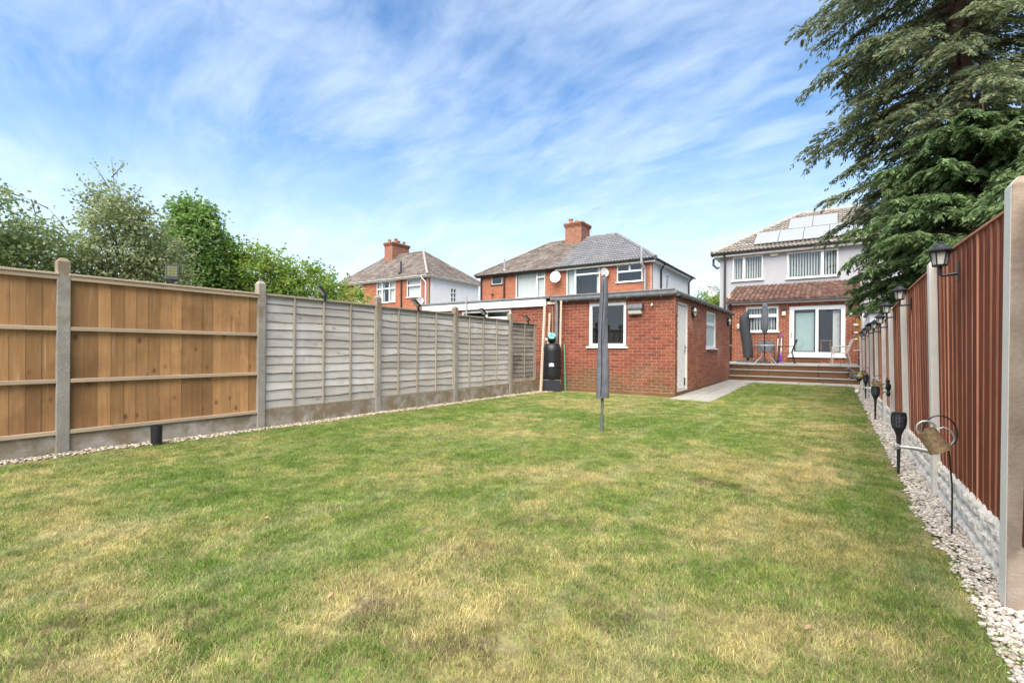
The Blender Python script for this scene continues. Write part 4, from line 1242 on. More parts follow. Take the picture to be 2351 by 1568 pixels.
for q in ((-1.5, .27, -2.2, -2.18, .88, 2.82), (-1.55, -1.5, -2.2, -.2, .88, 2.82), (.27, .29, -2.2, -.2, .88, 2.82), (-1.5, .27, -2.2, -.2, .86, .88), (-1.5, .27, -2.2, -.2, 2.82, 2.84)): rm.fbox(FX, *q)
rm.build('room', 'dark_room', sdoor)
tb = G(); tb.fbox(FX, -.52, -.12, -.9, -.5, 1.48, 1.52); tb.fbox(FX, -.5, -.46, -.6, -.56, .88, 1.48); tb.fbox(FX, -.2, -.16, -.6, -.56, .88, 1.48); tb.build('room_table', 'orange_wood', sdoor)
hd = G(); hd.fbox(FX, -1.475, -1.445, -.004, .012, 1.62, 1.84); hd.fbox(FX, -1.47, -1.45, .012, .045, 1.64, 1.66); hd.fbox(FX, -1.47, -1.45, .012, .045, 1.80, 1.82); hd.fbox(FX, -1.47, -1.45, .04, .052, 1.64, 1.82); hd.build('door_handle', 'steel', sdoor)
G().fbox(FX, -1.58, .34, -.05, .07, .83, .878).build('door_sill', 'white_upvc', sdoor, bevel=.006)
dstep = G(); dstep.box(-1.6, -.52, EY - .32, EY - .015, ZP, .76); tag(dstep.build('sleeper_step', 'sleeper', bevel=.01), 'single brown sleeper step in front of the sliding patio door', 'step')

# ================================================================== THINGS ON THE FENCES AND WALLS
mat('led_face', (.12, .125, .035), .25, .1)
mat('lamp_glass', (.52, .50, .45), .25, .1, 20)
mat('cream', (.66, .60, .44), .5, .06)
mat('rust', (.40, .29, .165), .6, .4, 60, .4, 120, metal=.35)
mat('teal', (.10, .42, .36), .4, .08)
mat('dark_green', (.012, .07, .055), .45, .1)
mat('cover_grey', (.105, .11, .125), .75, .15, 12, .25, 60)
mat('cover_black', (.03, .031, .034), .65, .2, 6, .15, 40)
mat('sling', (.075, .08, .088), .7, .1)
mat('pale_metal', (.60, .56, .50), .4, .08)
mat('beige_frame', (.48, .41, .35), .55, .08)
mat('purple', (.16, .055, .40), .35, .1)
mat('statue', (.115, .092, .075), .85, .35, 22, .6, 70)
mat('yellow_paint', (.55, .42, .12), .5, .2, 20)
mat('green_cane', (.12, .40, .22), .5, .15, 20)
mat('sticker', (.62, .66, .72), .5, .1)
mat('ink', (.10, .12, .16), .5, .1)
mat('olive_pole', (.10, .115, .09), .5, .15)

def solar_flood(loc, rz, tilt, label):
    t = thing('solar_floodlight', label, 'floodlight', loc, 0, 'solar floodlights along the fence top', local=True)
    t['_local'] = 1; t.rotation_euler = (0, 0, rz)
    T = Matrix.Translation((0, 0, .055)) @ Matrix.Rotation(tilt, 4, 'X')
    def bx(x0, x1, y0, y1, z0, z1):
        g = G().box(x0, x1, y0, y1, z0, z1); g.v = [tuple(T @ Vector(v)) for v in g.v]; return g
    br = G(); br.box(-.02, .02, -.015, .02, -.045, .02); br.tube([(0, 0, .0), (0, 0, .075)], .013, 8); br.build('bracket', 'black_plastic', t)
    hd_ = bx(-.066, .066, -.02, .014, -.02, .155).build('head', 'black_plastic', t, bevel=.006)
    for i in range(3):
        for j in range(4):
            bx(-.046 + i * .032, -.018 + i * .032, -.023, -.0205, .022 + j * .03, .048 + j * .03).build('led_cell', 'led_face', hd_)
    bx(-.052, .052, .0145, .018, .008, .142).build('solar_cell', 'solar_cell', hd_)
    return t
solar_flood((XF - .03, 2.27, 1.775), R(66), R(-14), 'solar floodlight facing the lawn on the brown closeboard fence')
solar_flood((XF - .03, 4.22, 1.785), R(160), R(-38), 'solar floodlight on the grey panel next to the brown fence')
solar_flood((XF - .03, 6.12, 1.775), R(165), R(-48), 'solar floodlight on the middle grey panel below the far white house wall')
solar_flood((XF - .03, 8.08, 1.755), R(165), R(-44), 'solar floodlight on grey panel below the white garage fascia')
solar_flood((XF - .03, 9.82, 1.72), R(165), R(-50), 'solar floodlight on the dark stained panel beside the garage')

# black tube light at the foot of the brown fence
t = thing('ground_tube', 'short black plastic tube standing in gravel by the brown fence', 'tube', (-6.03, 2.06, 0))
g = G(); g.lathe([(.05, -.02), (.053, .215), (.046, .215), (.044, .05)], 20, Matrix.Translation((-6.03, 2.06, 0))); g.build('tube', 'black_plastic', t, smooth='auto')
G().lathe([(.045, 0), (.045, .02)], 16, Matrix.Translation((-6.03, 2.06, .16))).build('lens', 'lamp_glass', t)

# lanterns on the red fence
def lantern():
    t = thing('wall_lantern', 'x', 'lantern', (0, 0, 0), 0, 'lanterns along the red fence', local=True); t['_local'] = 1
    g = G(); g.box(-.01, 0, -.02, .02, -.055, .055); g.tube([(-.005, 0, -.01), (-.075, 0, -.018), (-.085, 0, -.01), (-.085, 0, .035)], .009, 8); g.build('bracket', 'black_metal', t, bevel=.002)
    b_ = G(); b_.lathe([(.034, .035), (.036, .042), (.02, .048)], 6, Matrix.Translation((-.085, 0, 0)))
    for i in range(6):
        q = i * math.pi / 3
        b_.bar((-.085 + .031 * math.cos(q), .031 * math.sin(q), .04), (-.085 + .046 * math.cos(q), .046 * math.sin(q), .118), .006, .006)
    fr_ = b_.build('lamp_frame', 'black_metal', t)
    G().lathe([(.028, .046), (.042, .116)], 6, Matrix.Translation((-.085, 0, 0))).build('lamp_glass', 'lamp_glass', fr_)
    r_ = G(); r_.lathe([(.040, .112), (.068, .118), (.07, .124), (.04, .142), (.034, .15), (.022, .163), (.008, .167)], 18, Matrix.Translation((-.085, 0, 0))); rf_ = r_.build('lamp_roof', 'black_metal', t, smooth='auto')
    G().ball((-.085, 0, .172), .009, 8, 6).build('finial', 'black_metal', rf_)
    return t
LAN = [(3.66, 1.52, 'largest black lantern on the red fence, between the two nearest white posts'), (5.75, 1.515, 'second black lantern from the front, above the torch light on red fence'), (7.15, 1.485, 'third black lantern from the front on the red fence'), (8.15, 1.41, 'fourth black lantern from the front on the red fence'), (9.35, 1.39, 'fifth black lantern from the front on the red fence'), (10.9, 1.42, 'sixth black lantern from the front on the red fence'), (12.2, 1.40, 'seventh small black lantern far along the red fence'), (13.7, 1.38, 'farthest tiny black lantern on the red fence near the steps')]
l0 = None
for (yy, zz, lb) in LAN:
    x_ = XR + .034 - .04 * zz / 1.72
    if l0 is None:
        l0 = lantern(); l0.location = (x_, yy, zz); l0['label'] = lb
    else: dup(l0, (x_, yy, zz), 0, lb)

# solar torches
def torch():
    t = thing('solar_torch', 'x', 'torch light', (0, 0, 0), 0, 'solar torch lights along the pebble strip', local=True); t['_local'] = 1
    G().tube([(0, 0, -.02), (0, 0, .1), (0, 0, .30), (0, 0, .345)], [.008, .012, .017, .02], 10).build('stake', 'black_plastic', t, smooth='auto')
    hd_ = G(); hd_.lathe([(.018, .335), (.03, .37), (.043, .405), (.044, .41)], 18)
    for i in range(14):
        q = 2 * math.pi * i / 14
        hd_.tube([(r_ * math.cos(q), r_ * math.sin(q), z_) for r_, z_ in ((.043, .40), (.052, .45), (.053, .49), (.048, .53))], .0038, 5)
    for r_, z_ in ((.0525, .455), (.0535, .485), (.051, .515)):
        hd_.tube([(r_ * math.cos(a), r_ * math.sin(a), z_) for a in [2 * math.pi * k / 18 for k in range(19)]], .003, 5, cap=False)
    h_ = hd_.build('basket', 'black_plastic', t, smooth='auto')
    G().lathe([(.036, .405), (.042, .46), (.04, .527)], 14).build('diffuser', 'cover_grey', h_, smooth='auto')
    G().lathe([(.05, .525), (.05, .537), (.03, .541)], 18).build('lid', 'black_plastic', t, smooth='auto')
    return t
t0 = torch(); t0.location = (.455, 5.29, gz(5.3)); t0['label'] = 'black torch light nearest the front, beside the hanging watering can'
dup(t0, (.50, 9.05, 0), 0, 'second black torch light along the pebble strip, under a watering can')
dup(t0, (.53, 12.6, .03), 0, 'farthest black torch light on the pebble strip')

# watering can ornaments on shepherd's crooks
def can_ornament():
    t = thing('watering_can_ornament', 'x', 'ornament', (0, 0, 0), 0, 'watering can lights on crooks', local=True); t['_local'] = 1
    c = [(0, 0, -.02), (0, 0, .3), (-.015, 0, .5), (-.03, 0, .54)]
    c += [(-.055 + .075 * math.cos(a), 0, .60 + .10 * math.sin(a)) for a in [-.55 + .28 * k for k in range(14)]]
    g = G(); g.tube(c, .0045, 6); g.bar((0, 0, .012), (-.09, 0, .012), .006, .006); g.build('crook', 'black_metal', t)
    T = Matrix.Translation((-.085, 0, .56)) @ Matrix.Rotation(R(-28), 4, 'Y')
    b_ = G(); b_.lathe([(.052, -.07), (.054, -.065), (.043, .055), (.046, .06), (.04, .06), (.047, -.055)], 20, T); body = b_.build('can_body', 'rust', t, smooth='auto')
    s_ = G(); s_.tube([T @ Vector(p) for p in ((-.05, 0, -.045), (-.11, 0, -.005), (-.155, 0, .02))], [.016, .011, .009], 10); s_.lathe([(.01, 0), (.024, .022), (.024, .026)], 12, T @ Matrix.Translation((-.155, 0, .02)) @ Matrix.Rotation(R(-62), 4, 'Y')); s_.build('spout', 'galv', body, smooth='auto')
    h_ = G(); h_.tube([T @ Vector(p) for p in ((-.04, 0, .058), (-.038, 0, .085), (-.02, 0, .105), (.005, 0, .112), (.03, 0, .103), (.044, 0, .082), (.046, 0, .058))], .006, 8); h_.tube([T @ Vector(p) for p in ((.05, 0, .045), (.075, 0, .045), (.092, 0, .025), (.096, 0, -.005), (.088, 0, -.035), (.06, 0, -.055))], .005, 8); h_.build('handle', 'galv', body, smooth='auto')
    return t
w0 = can_ornament(); w0.location = (.545, 3.6, 0); w0.rotation_euler = (0, 0, R(4)); w0['label'] = 'large rusty watering can hanging from a crook nearest the front'
dup(w0, (.60, 9.15, 0), R(-6), 'second rusty watering can on a crook, above the torch light')
dup(w0, (.60, 12.9, .03), R(8), 'small farthest watering can on a crook beside the red fence')

# metal bee on the fence
t = thing('bee_ornament', 'dark metal bee with lattice wings on the red fence post', 'ornament', (.53, 7.45, .6))
g = G(); g.ball((.535, 7.42, .63), (.028, .035, .055), 10, 8); g.ball((.53, 7.42, .70), .024, 9, 7); g.ball((.535, 7.42, .55), (.022, .026, .04), 9, 7); g.build('body', 'black_metal', t, smooth=True)
wg = G()
for sgn in (-1, 1):
    ctr = Vector((.525, 7.42 + sgn * .06, .69))
    for k in range(10):
        a0, a1 = 2 * math.pi * k / 10, 2 * math.pi * (k + 1) / 10
        P2 = lambda a, s_=1: ctr + Vector((0, .045 * s_ * math.cos(a), .055 * s_ * math.sin(a)))
        wg.tube([P2(a0), P2(a1)], .004, 5)
    for k in range(3): wg.tube([P2(k * .9), P2(k * .9 + 3.1)], .0025, 4)
wg.build('wing', 'black_metal', t)
lg = G()
for k in range(3):
    for sgn in (-1, 1): lg.tube([(.53, 7.42, .66 - k * .05), (.49, 7.42 + sgn * .05, .67 - k * .05), (.47, 7.42 + sgn * .075, .64 - k * .05)], .003, 5)
lg.build('leg', 'black_metal', t)
t = thing('bird_stake', 'yellow and black bird ornament on a stake by the steps', 'ornament', (.5, 14.6, .045))
G().tube([(.5, 14.6, .03), (.5, 14.6, .42)], .006, 6).build('stake', 'black_metal', t)
g = G(); g.ball((.5, 14.6, .46), (.07, .05, .06), 10, 8); g.lathe([(.045, 0), (.03, .05), (.004, .16)], 10, Matrix.Translation((.515, 14.6, .49)) @ Matrix.Rotation(R(12), 4, 'Y')); g.build('body', 'yellow_paint', t, smooth=True)
g = G(); g.ball((.485, 14.6, .38), (.06, .05, .05), 10, 7); g.build('breast', 'black_metal', t, smooth=True)
g = G().ball((.43, 14.2, .10), .05, 14, 10); tag(g.build('ball_light', 'dish_white', smooth=True), 'small white ball resting at the lawn edge near the steps', 'ball')

# garage wall lights
t = thing('bulkhead_light', 'large square bulkhead light with grey hood beside the garage window', 'wall light', (-3.9, GY, 1.9))
g = G(); g.prism([(-4.08, GY - .008, 2.16), (-4.08, GY - .13, 2.14), (-4.08, GY - .17, 2.05), (-4.08, GY - .17, 2.0), (-4.08, GY - .008, 2.0)], (.36, 0, 0)); g.build('hood', 'gutter_grey', t, bevel=.01)
g = G(); g.prism([(-4.06, GY - .02, 1.998), (-4.06, GY - .155, 1.998), (-4.06, GY - .13, 1.91), (-4.06, GY - .03, 1.895)], (.32, 0, 0)); g.build('lens', 'lamp_glass', t, bevel=.012)
def round_light(y, label):
    t = thing('round_bulkhead', label, 'wall light', (GX, y, 2.03), 0, 'round lights on the garage side')
    T = Matrix.Translation((GX, y, 2.03)) @ Matrix.Rotation(R(90), 4, 'Y')
    G().lathe([(.135, .005), (.135, .06), (.125, .075), (.12, .06)], 24, T).build('housing', 'black_plastic', t, smooth='auto')
    l_ = G().lathe([(.118, .05), (.112, .085), (.08, .105), (.03, .113)], 24, T).build('lens', 'cream', t, smooth='auto')
    g = G(); g.box(GX + .075, GX + .12, y - .125, y + .125, 2.022, 2.038); g.box(GX + .075, GX + .12, y - .008, y + .008, 1.91, 2.15); g.build('cage_bar', 'black_plastic', t)
round_light(12.5, 'round cream bulkhead light beside the white garage door')
round_light(17.2, 'round cream bulkhead light at the far end of the garage wall')
t = thing('security_sensor', 'small pale sensor high on the garage front beside the square light', 'sensor', (-3.52, GY, 2.1))
g = G(); g.box(-3.535, -3.505, GY - .05, GY - .008, 2.1, 2.15); g.ball((-3.52, GY - .06, 2.1), .025, 10, 7); g.build('body', 'cream', t)
t = thing('outdoor_tap', 'small brass tap near the far end of the garage side', 'tap', (GX, 17.45, 1.2))
g = G(); g.tube([(GX + .006, 17.45, 1.25), (GX + .09, 17.45, 1.25), (GX + .10, 17.45, 1.19)], .014, 8); g.box(GX + .05, GX + .062, 17.42, 17.48, 1.265, 1.28); g.build('body', 'galv', t)

# poles and water butt in the corner
def leaning(name, label, p0, p1, r_, m_, sq=True):
    g = G(); n = 6; p0, p1 = Vector(p0), Vector(p1)
    pts_ = [p0.lerp(p1, i / n) + Vector((.006 * noise.noise((i * 1.1, r_ * 90, 3)), .006 * noise.noise((i, 5, r_ * 50)), 0)) for i in range(n + 1)]
    g.tube(pts_, [r_ * (1 + .06 * noise.noise((i, 2, 2))) for i in range(n + 1)], 5 if sq else 9)
    return tag(g.build(name, m_, smooth='auto'), label, 'pole')
leaning('timber_pole', 'pale timber pole leaning on the garage left of the water butt', (-5.99, 10.03, -.01), (-6.36, 10.83, 2.2), .034, 'pole_wood')
leaning('timber_pole', 'weathered timber pole leaning on the garage right of the water butt', (-5.83, 10.70, -.01), (-5.83, 10.76, 2.32), .03, 'pole_wood', False)
leaning('garden_cane', 'thin green garden cane against the garage bricks', (-5.745, 10.86, -.01), (-5.79, 10.868, 1.2), .016, 'green_cane', False)
G_ = G().prism([(-6.30, 10.84, .9), (-6.24, 10.84, .9), (-6.22, 10.9, 2.02), (-6.28, 10.9, 2.02)], (0, .02, 0)); tag(G_.build('timber_offcut', 'pole_wood'), 'short grey timber offcut upright behind the leaning pole', 'plank')
BXc, BYc = -6.0, 10.6
t = thing('water_butt', 'black plastic water butt with white sticker on a stand', 'water butt', (BXc, BYc, 0))
T = Matrix.Translation((BXc, BYc, 0))
st_ = G(); st_.lathe([(.335, -.01), (.30, .29), (.285, .305)], 4, T @ Matrix.Rotation(R(75), 4, 'Z')); st_.build('stand', 'black_plastic', t)
prof = [(.21, .29), (.232, .33), (.238, .45), (.24, .58), (.232, .585), (.232, .60), (.24, .605), (.238, .74), (.231, .745), (.231, .76), (.238, .765), (.238, 1.0), (.231, 1.005), (.231, 1.02), (.236, 1.025), (.232, 1.10), (.20, 1.165)]
G().lathe(prof, 28, T).build('barrel', 'black_plastic', t, smooth='auto')
G().lathe([(.20, 1.16), (.205, 1.175), (.19, 1.195), (.08, 1.22), (.02, 1.225)], 28, T).build('lid', 'black_plastic', t, smooth='auto')
sk = G(); cdir = math.atan2(-BYc, -BXc); vs = []
for i in range(7):
    a = cdir - .30 + .085 * i
    for z_ in (.635, .725 - .004 * (i - 3) ** 2 * .5): vs.append((BXc + .2395 * math.cos(a), BYc + .2395 * math.sin(a), z_))
sk.add(vs, [(2 * i, 2 * i + 2, 2 * i + 3, 2 * i + 1) for i in range(6)]); stk_ = sk.build('sticker', 'sticker', t, recalc=False)
ik = G()
for k, (a0, a1, z0_, z1_) in enumerate(((-.27, -.02, .70, .71), (-.27, -.1, .683, .69), (-.25, .1, .665, .671), (-.26, .06, .65, .655), (.08, .15, .685, .70))):
    aa, ab = cdir + a0, cdir + a1
    ik.add([(BXc + .2405 * math.cos(aa), BYc + .2405 * math.sin(aa), z0_), (BXc + .2405 * math.cos(ab), BYc + .2405 * math.sin(ab), z0_), (BXc + .2405 * math.cos(ab), BYc + .2405 * math.sin(ab), z1_), (BXc + .2405 * math.cos(aa), BYc + .2405 * math.sin(aa), z1_)], [(0, 1, 2, 3)])
ik.build('sticker_print', 'ink', stk_, recalc=False)
G().tube([(BXc + .17, BYc - .17, .42), (BXc + .2, BYc - .2, .42), (BXc + .2, BYc - .2, .39)], .014, 8).build('tap', 'black_plastic', t)
t = thing('watering_can', 'dark green watering can with teal top lying on the water butt', 'watering can', (-6.02, 10.58, 1.22))
vdir = Vector((6.0, -10.5, 7.0)).normalized()
T = Matrix.Translation((-6.0, 10.58, 1.375)) @ vdir.to_track_quat('Z', 'Y').to_matrix().to_4x4()
G().lathe([(.095, -.16), (.112, -.12), (.112, .05), (.10, .075)], 24, T).build('body', 'dark_green', t, smooth='auto')
tp = G()
for k in range(3):
    a0 = R(90) + k * R(120) + .12; pts_ = [(0.012 * math.cos(a0 + .9), .012 * math.sin(a0 + .9))] + [(.096 * math.cos(a0 + (R(120) - .24) * i / 8), .096 * math.sin(a0 + (R(120) - .24) * i / 8)) for i in range(9)]
    tp.prism([T @ Vector((x_, y_, .074)) for x_, y_ in pts_], (T.to_3x3() @ Vector((0, 0, .012))))
tp.build('top', 'teal', t, bevel=.003)
G().tube([T @ Vector((.03, .055, .088)), T @ Vector((.03, .055, .092))], .016, 12).build('filler_hole', 'black_plastic', t)
G().tube([T @ Vector(p) for p in ((-.09, -.08, 0), (-.13, -.10, .04), (-.135, -.105, .08))], [.014, .02, .036], 10).build('rose', 'dish_grey', t, smooth='auto')
G().tube([T @ Vector(p) for p in ((.0, .11, .03), (.0, .16, -.02), (.0, .15, -.10), (.0, .11, -.13))], .012, 8).build('handle', 'dark_green', t, smooth='auto')

# rotary airer in its cover
t = thing('rotary_airer', 'folded rotary washing line in a tall grey cover standing in the lawn', 'airer', (-2.485, 5.71, 0))
G().tube([(-2.49, 5.71, -.05), (-2.487, 5.71, .2)], .024, 12).build('ground_socket', 'olive_pole', t, smooth='auto')
G().tube([(-2.487, 5.71, .18), (-2.48, 5.71, .6)], .0185, 12).build('pole', 'olive_pole', t, smooth='auto')
vs = []; NR, NA = 46, 28
for i in range(NR + 1):
    f = i / NR; z_ = .44 + 1.55 * f
    r_ = .078 - .037 * f; r_ *= 1 if f < .97 else .75
    cx0 = -2.495 + .022 * f + .006 * math.sin(f * 9)
    for j in range(NA):
        a = 2 * math.pi * j / NA
        fold = 1.06 + .2 * math.sin(3 * a + 1.2 * math.sin(f * 6)) * (1 - .4 * f) + .09 * noise.noise((math.cos(a) * 1.5, math.sin(a) * 1.5, z_ * 9)) + .06 * noise.noise((math.cos(a) * 3, math.sin(a) * 3, z_ * 22))
        vs.append((cx0 + r_ * fold * math.cos(a), 5.71 + r_ * .9 * fold * math.sin(a), z_ + (.012 * noise.noise((a, 3, 1)) if i == 0 else 0)))
fs = [(i * NA + j, i * NA + (j + 1) % NA, (i + 1) * NA + (j + 1) % NA, (i + 1) * NA + j) for i in range(NR) for j in range(NA)] + [tuple(NR * NA + j for j in range(NA))]
cv = G().add(vs, fs).build('cover', 'cover_grey', t, smooth=True)
zp = G(); jz = max(range(NA), key=lambda j: -(vs[20 * NA + j][1]) + .4 * vs[20 * NA + j][0])
zp.tube([Vector(vs[i * NA + jz]) + Vector((.002, -.004, 0)) for i in range(1, NR, 2)], .005, 5); zp.build('zip', 'black_plastic', cv)
tt = G(); tt.tube([(-2.475, 5.71, 1.98), (-2.47, 5.70, 2.03)], [.03, .012], 8); tt.tube([(-2.49, 5.69, 2.0), (-2.455, 5.685, 2.015)], .008, 6); tt.build('drawcord', 'cover_grey', t)
G().bar((-2.50, 5.655, 1.80), (-2.49, 5.652, 1.83), .015, .003).build('tag', 'terracotta', t)

# satellite dishes and boxes on the house walls
def dish(label, c, r_, face, m_='dish_grey', wall=.25, side=0):
    t = thing('satellite_dish', label, 'satellite dish', c, 0, 'satellite dishes on the houses')
    c = Vector(c); f_ = Vector(face).normalized()
    T = Matrix.Translation(c) @ f_.to_track_quat('Z', 'Y').to_matrix().to_4x4()
    prof = [(.02, -.012)] + [(r_ * k / 8, .22 * r_ * (k / 8) ** 2) for k in range(1, 9)] + [(r_ * 1.02, .225 * r_), (r_ * .5, .02 * r_ - .012)]
    G().lathe(prof[:-1] + [(r_ * 1.01, .2 * r_), (r_ * .5, .03 * r_ - .014), (.03, -.025)], 26, T, 0, .92, 1.05).build('reflector', m_, t, smooth='auto')
    g = G(); g.tube([T @ Vector((0, -r_ * .9, .15 * r_)), T @ Vector((0, -r_ * .5, r_ * .95))], .012, 6); g.build('feed_arm', 'galv', t)
    G().tube([T @ Vector((0, -r_ * .55, r_ * .9)), T @ Vector((0, -r_ * .4, r_ * 1.02))], .03, 8).build('receiver', 'dish_grey', t)
    g = G(); e = Vector(c); wl = c + Vector((side * wall, 0 if side else wall, -.06)); g.tube([T @ Vector((0, 0, -.01)), (wl + T @ Vector((0, 0, -.08))) / 2, wl], .02, 6); g.build('wall_mount', 'galv', t)
dish('round white satellite dish on the mossy-roofed half of brick house', (-12.95, 23.2, 5.1), .31, (.35, -1, .25), 'dish_white', .28)
dish('grey satellite dish right of the middle bedroom window, behind the airer', (-10.03, 23.2, 5.1), .235, (.75, -1, .35), 'dish_grey', .28)
dish('grey satellite dish at the corner of the far brick and white house', (-23.98, 23.68, 4.4), .27, (.9, -.6, .3), 'dish_grey', .3)
dish('grey satellite dish on the end wall of the grey rendered house', (-4.92, 24.55, 3.93), .25, (-.25, -1, .3), 'dish_grey', .28, 1)
G_ = G(); G_.box(-16.95 - .6, -16.85 - .6, BY - .12, BY - .006, 4.42, 4.5); G_.ball((-17.5, BY - .14, 4.42), .07, 10, 7); tag(G_.build('floodlight', 'gutter_grey'), 'small grey floodlight below the little window of brick house', 'floodlight')
t = thing('alarm_box', 'cream alarm box under the eaves between two upstairs windows', 'alarm', (-2.33, CY, 5.4))
G().prism([(-2.5, CY - .005, 5.40), (-2.44, CY - .005, 5.355), (-2.22, CY - .005, 5.355), (-2.16, CY - .005, 5.40), (-2.16, CY - .005, 5.5), (-2.5, CY - .005, 5.5)], (0, -.07, 0)).build('housing', 'cream', t, bevel=.012)
t = thing('wall_lamp', 'square dark wall lamp between kitchen window and sliding door', 'wall light', (-1.72, EY, 2.6))
G().box(-1.80, -1.64, EY - .11, EY - .008, 2.66, 2.78).build('hood', 'brown_pipe', t, bevel=.01); G().box(-1.785, -1.655, EY - .10, EY - .012, 2.49, 2.658).build('lens', 'cream', t, bevel=.01)
t = thing('wall_lamp', 'small pale carriage lamp at the corner of the brick extension', 'wall light', (-3.38, EY, 2.05))
G().lathe([(.04, 0), (.055, .12), (.07, .125), (.02, .19)], 8, Matrix.Translation((-3.38, EY - .1, 2.0))).build('lantern', 'cream', t); G().box(-3.40, -3.36, EY - .1, EY - .008, 2.17, 2.19).build('bracket', 'galv', t)
t = thing('wall_plaque', 'round white patterned plaque on the bricks right of sliding door', 'plaque', (.495, EY, 2.56))
T = Matrix.Translation((.495, EY - .008, 2.56)) @ Matrix.Rotation(R(90), 4, 'X')
G().lathe([(.135, 0), (.135, .012), (.12, .02)], 28, T).build('disc', 'gutter_grey', t)
pt = G()
for k in range(4):
    a0 = R(45) + k * R(90) + .13; pt.prism([T @ Vector((r_ * math.cos(a), r_ * math.sin(a), .021)) for r_, a in [(.05, a0 + .05), (.122, a0), (.13, a0 + .45), (.13, a0 + .86), (.122, a0 + R(90) - .26), (.05, a0 + R(90) - .31)]], (0, -.008, 0))
pt.build('petal', 'dish_white', t)
G().lathe([(.042, .02), (.042, .03), (.026, .03), (.026, .022)], 16, T).build('ring', 'dish_white', t)

# ================================================================== ON THE PATIO
# covered cantilever parasol
t = thing('covered_parasol', 'tall cantilever parasol in a black cover by the kitchen window', 'parasol', (-2.95, 21.1, ZP))
G().box(-3.3, -2.55, 20.85, 21.4, ZP + .004, ZP + .06).build('base_slab', 'gutter_grey', t, bevel=.01); G().tube([(-2.92, 21.1, ZP + .05), (-2.92, 21.1, .95)], .04, 10).build('pole', 'black_metal', t)
RG = [(.80, -2.905, .175, .16, 0), (1.15, -2.925, .20, .17, 0), (1.55, -2.98, .20, .17, 0), (1.95, -3.04, .195, .165, 0), (2.3, -3.065, .185, .16, .02), (2.52, -3.06, .175, .14, .06), (2.60, -3.03, .13, .10, .10), (2.64, -3.0, .07, .05, .10)]
vs = []; NA = 22
for i, (z_, c_, rx, ry, sl_) in enumerate(RG):
    for j in range(NA):
        a = 2 * math.pi * j / NA; k = 1 + .07 * noise.noise((math.cos(a) * 1.6, math.sin(a) * 1.6, z_ * 3))
        vs.append((c_ + rx * k * math.cos(a), 21.1 + ry * k * math.sin(a), z_ + sl_ * math.cos(a)))
G().add(vs, [(i * NA + j, i * NA + (j + 1) % NA, (i + 1) * NA + (j + 1) % NA, (i + 1) * NA + j) for i in range(len(RG) - 1) for j in range(NA)] + [tuple((len(RG) - 1) * NA + j for j in range(NA))]).build('cover', 'cover_black', t, smooth=True)
# table with closed parasol
TXc, TYc = -2.1, 19.6
t = thing('patio_table', 'round glass patio table with thin grey legs on the patio', 'table', (TXc, TYc, ZP))
G().lathe([(.46, 1.262), (.465, 1.27), (.46, 1.278)], 36, Matrix.Translation((TXc, TYc, 0))).build('tabletop', 'gutter_grey', t)
G().tube([(TXc + .46 * math.cos(a), TYc + .46 * math.sin(a), 1.268) for a in [2 * math.pi * k / 36 for k in range(37)]], .012, 6, cap=False).build('rim', 'galv', t)
for k in range(4):
    a = R(45 + 90 * k)
    G().tube([(TXc + .36 * math.cos(a), TYc + .36 * math.sin(a), 1.26), (TXc + .16 * math.cos(a), TYc + .16 * math.sin(a), 1.0), (TXc + .22 * math.cos(a), TYc + .22 * math.sin(a), .86), (TXc + .50 * math.cos(a), TYc + .50 * math.sin(a), ZP)], .013, 6).build('leg', 'galv', t)
t = thing('closed_parasol', 'closed grey parasol rising through the round patio table', 'parasol', (TXc - .1, TYc, ZP))
PXc = TXc - .06
G().lathe([(.2, ZP), (.2, ZP + .04), (.05, ZP + .09), (.03, ZP + .25)], 20, Matrix.Translation((PXc, TYc, 0))).build('base', 'gutter_grey', t, smooth='auto')
G().tube([(PXc, TYc, ZP + .1), (PXc, TYc, 2.86)], .02, 10).build('pole', 'black_metal', t)
vs = []; NA, NR = 32, 14; PR = [(0, .05), (.12, .095), (.3, .115), (.55, .105), (.78, .085), (.86, .075), (.88, .10), (.95, .07), (1, .015)]
for i in range(NR + 1):
    f = i / NR; r_ = np.interp(f, [q[0] for q in PR], [q[1] for q in PR]); z_ = 1.72 + 1.12 * f
    for j in range(NA):
        a = 2 * math.pi * j / NA; k = 1 + .22 * math.cos(8 * a + .6 * f) * (1 - f * .5)
        vs.append((PXc + r_ * k * math.cos(a), TYc + r_ * k * math.sin(a), z_))
G().add(vs, [(i * NA + j, i * NA + (j + 1) % NA, (i + 1) * NA + (j + 1) % NA, (i + 1) * NA + j) for i in range(NR) for j in range(NA)] + [tuple(NR * NA + j for j in range(NA))]).build('canopy', 'cover_grey', t, smooth=True)
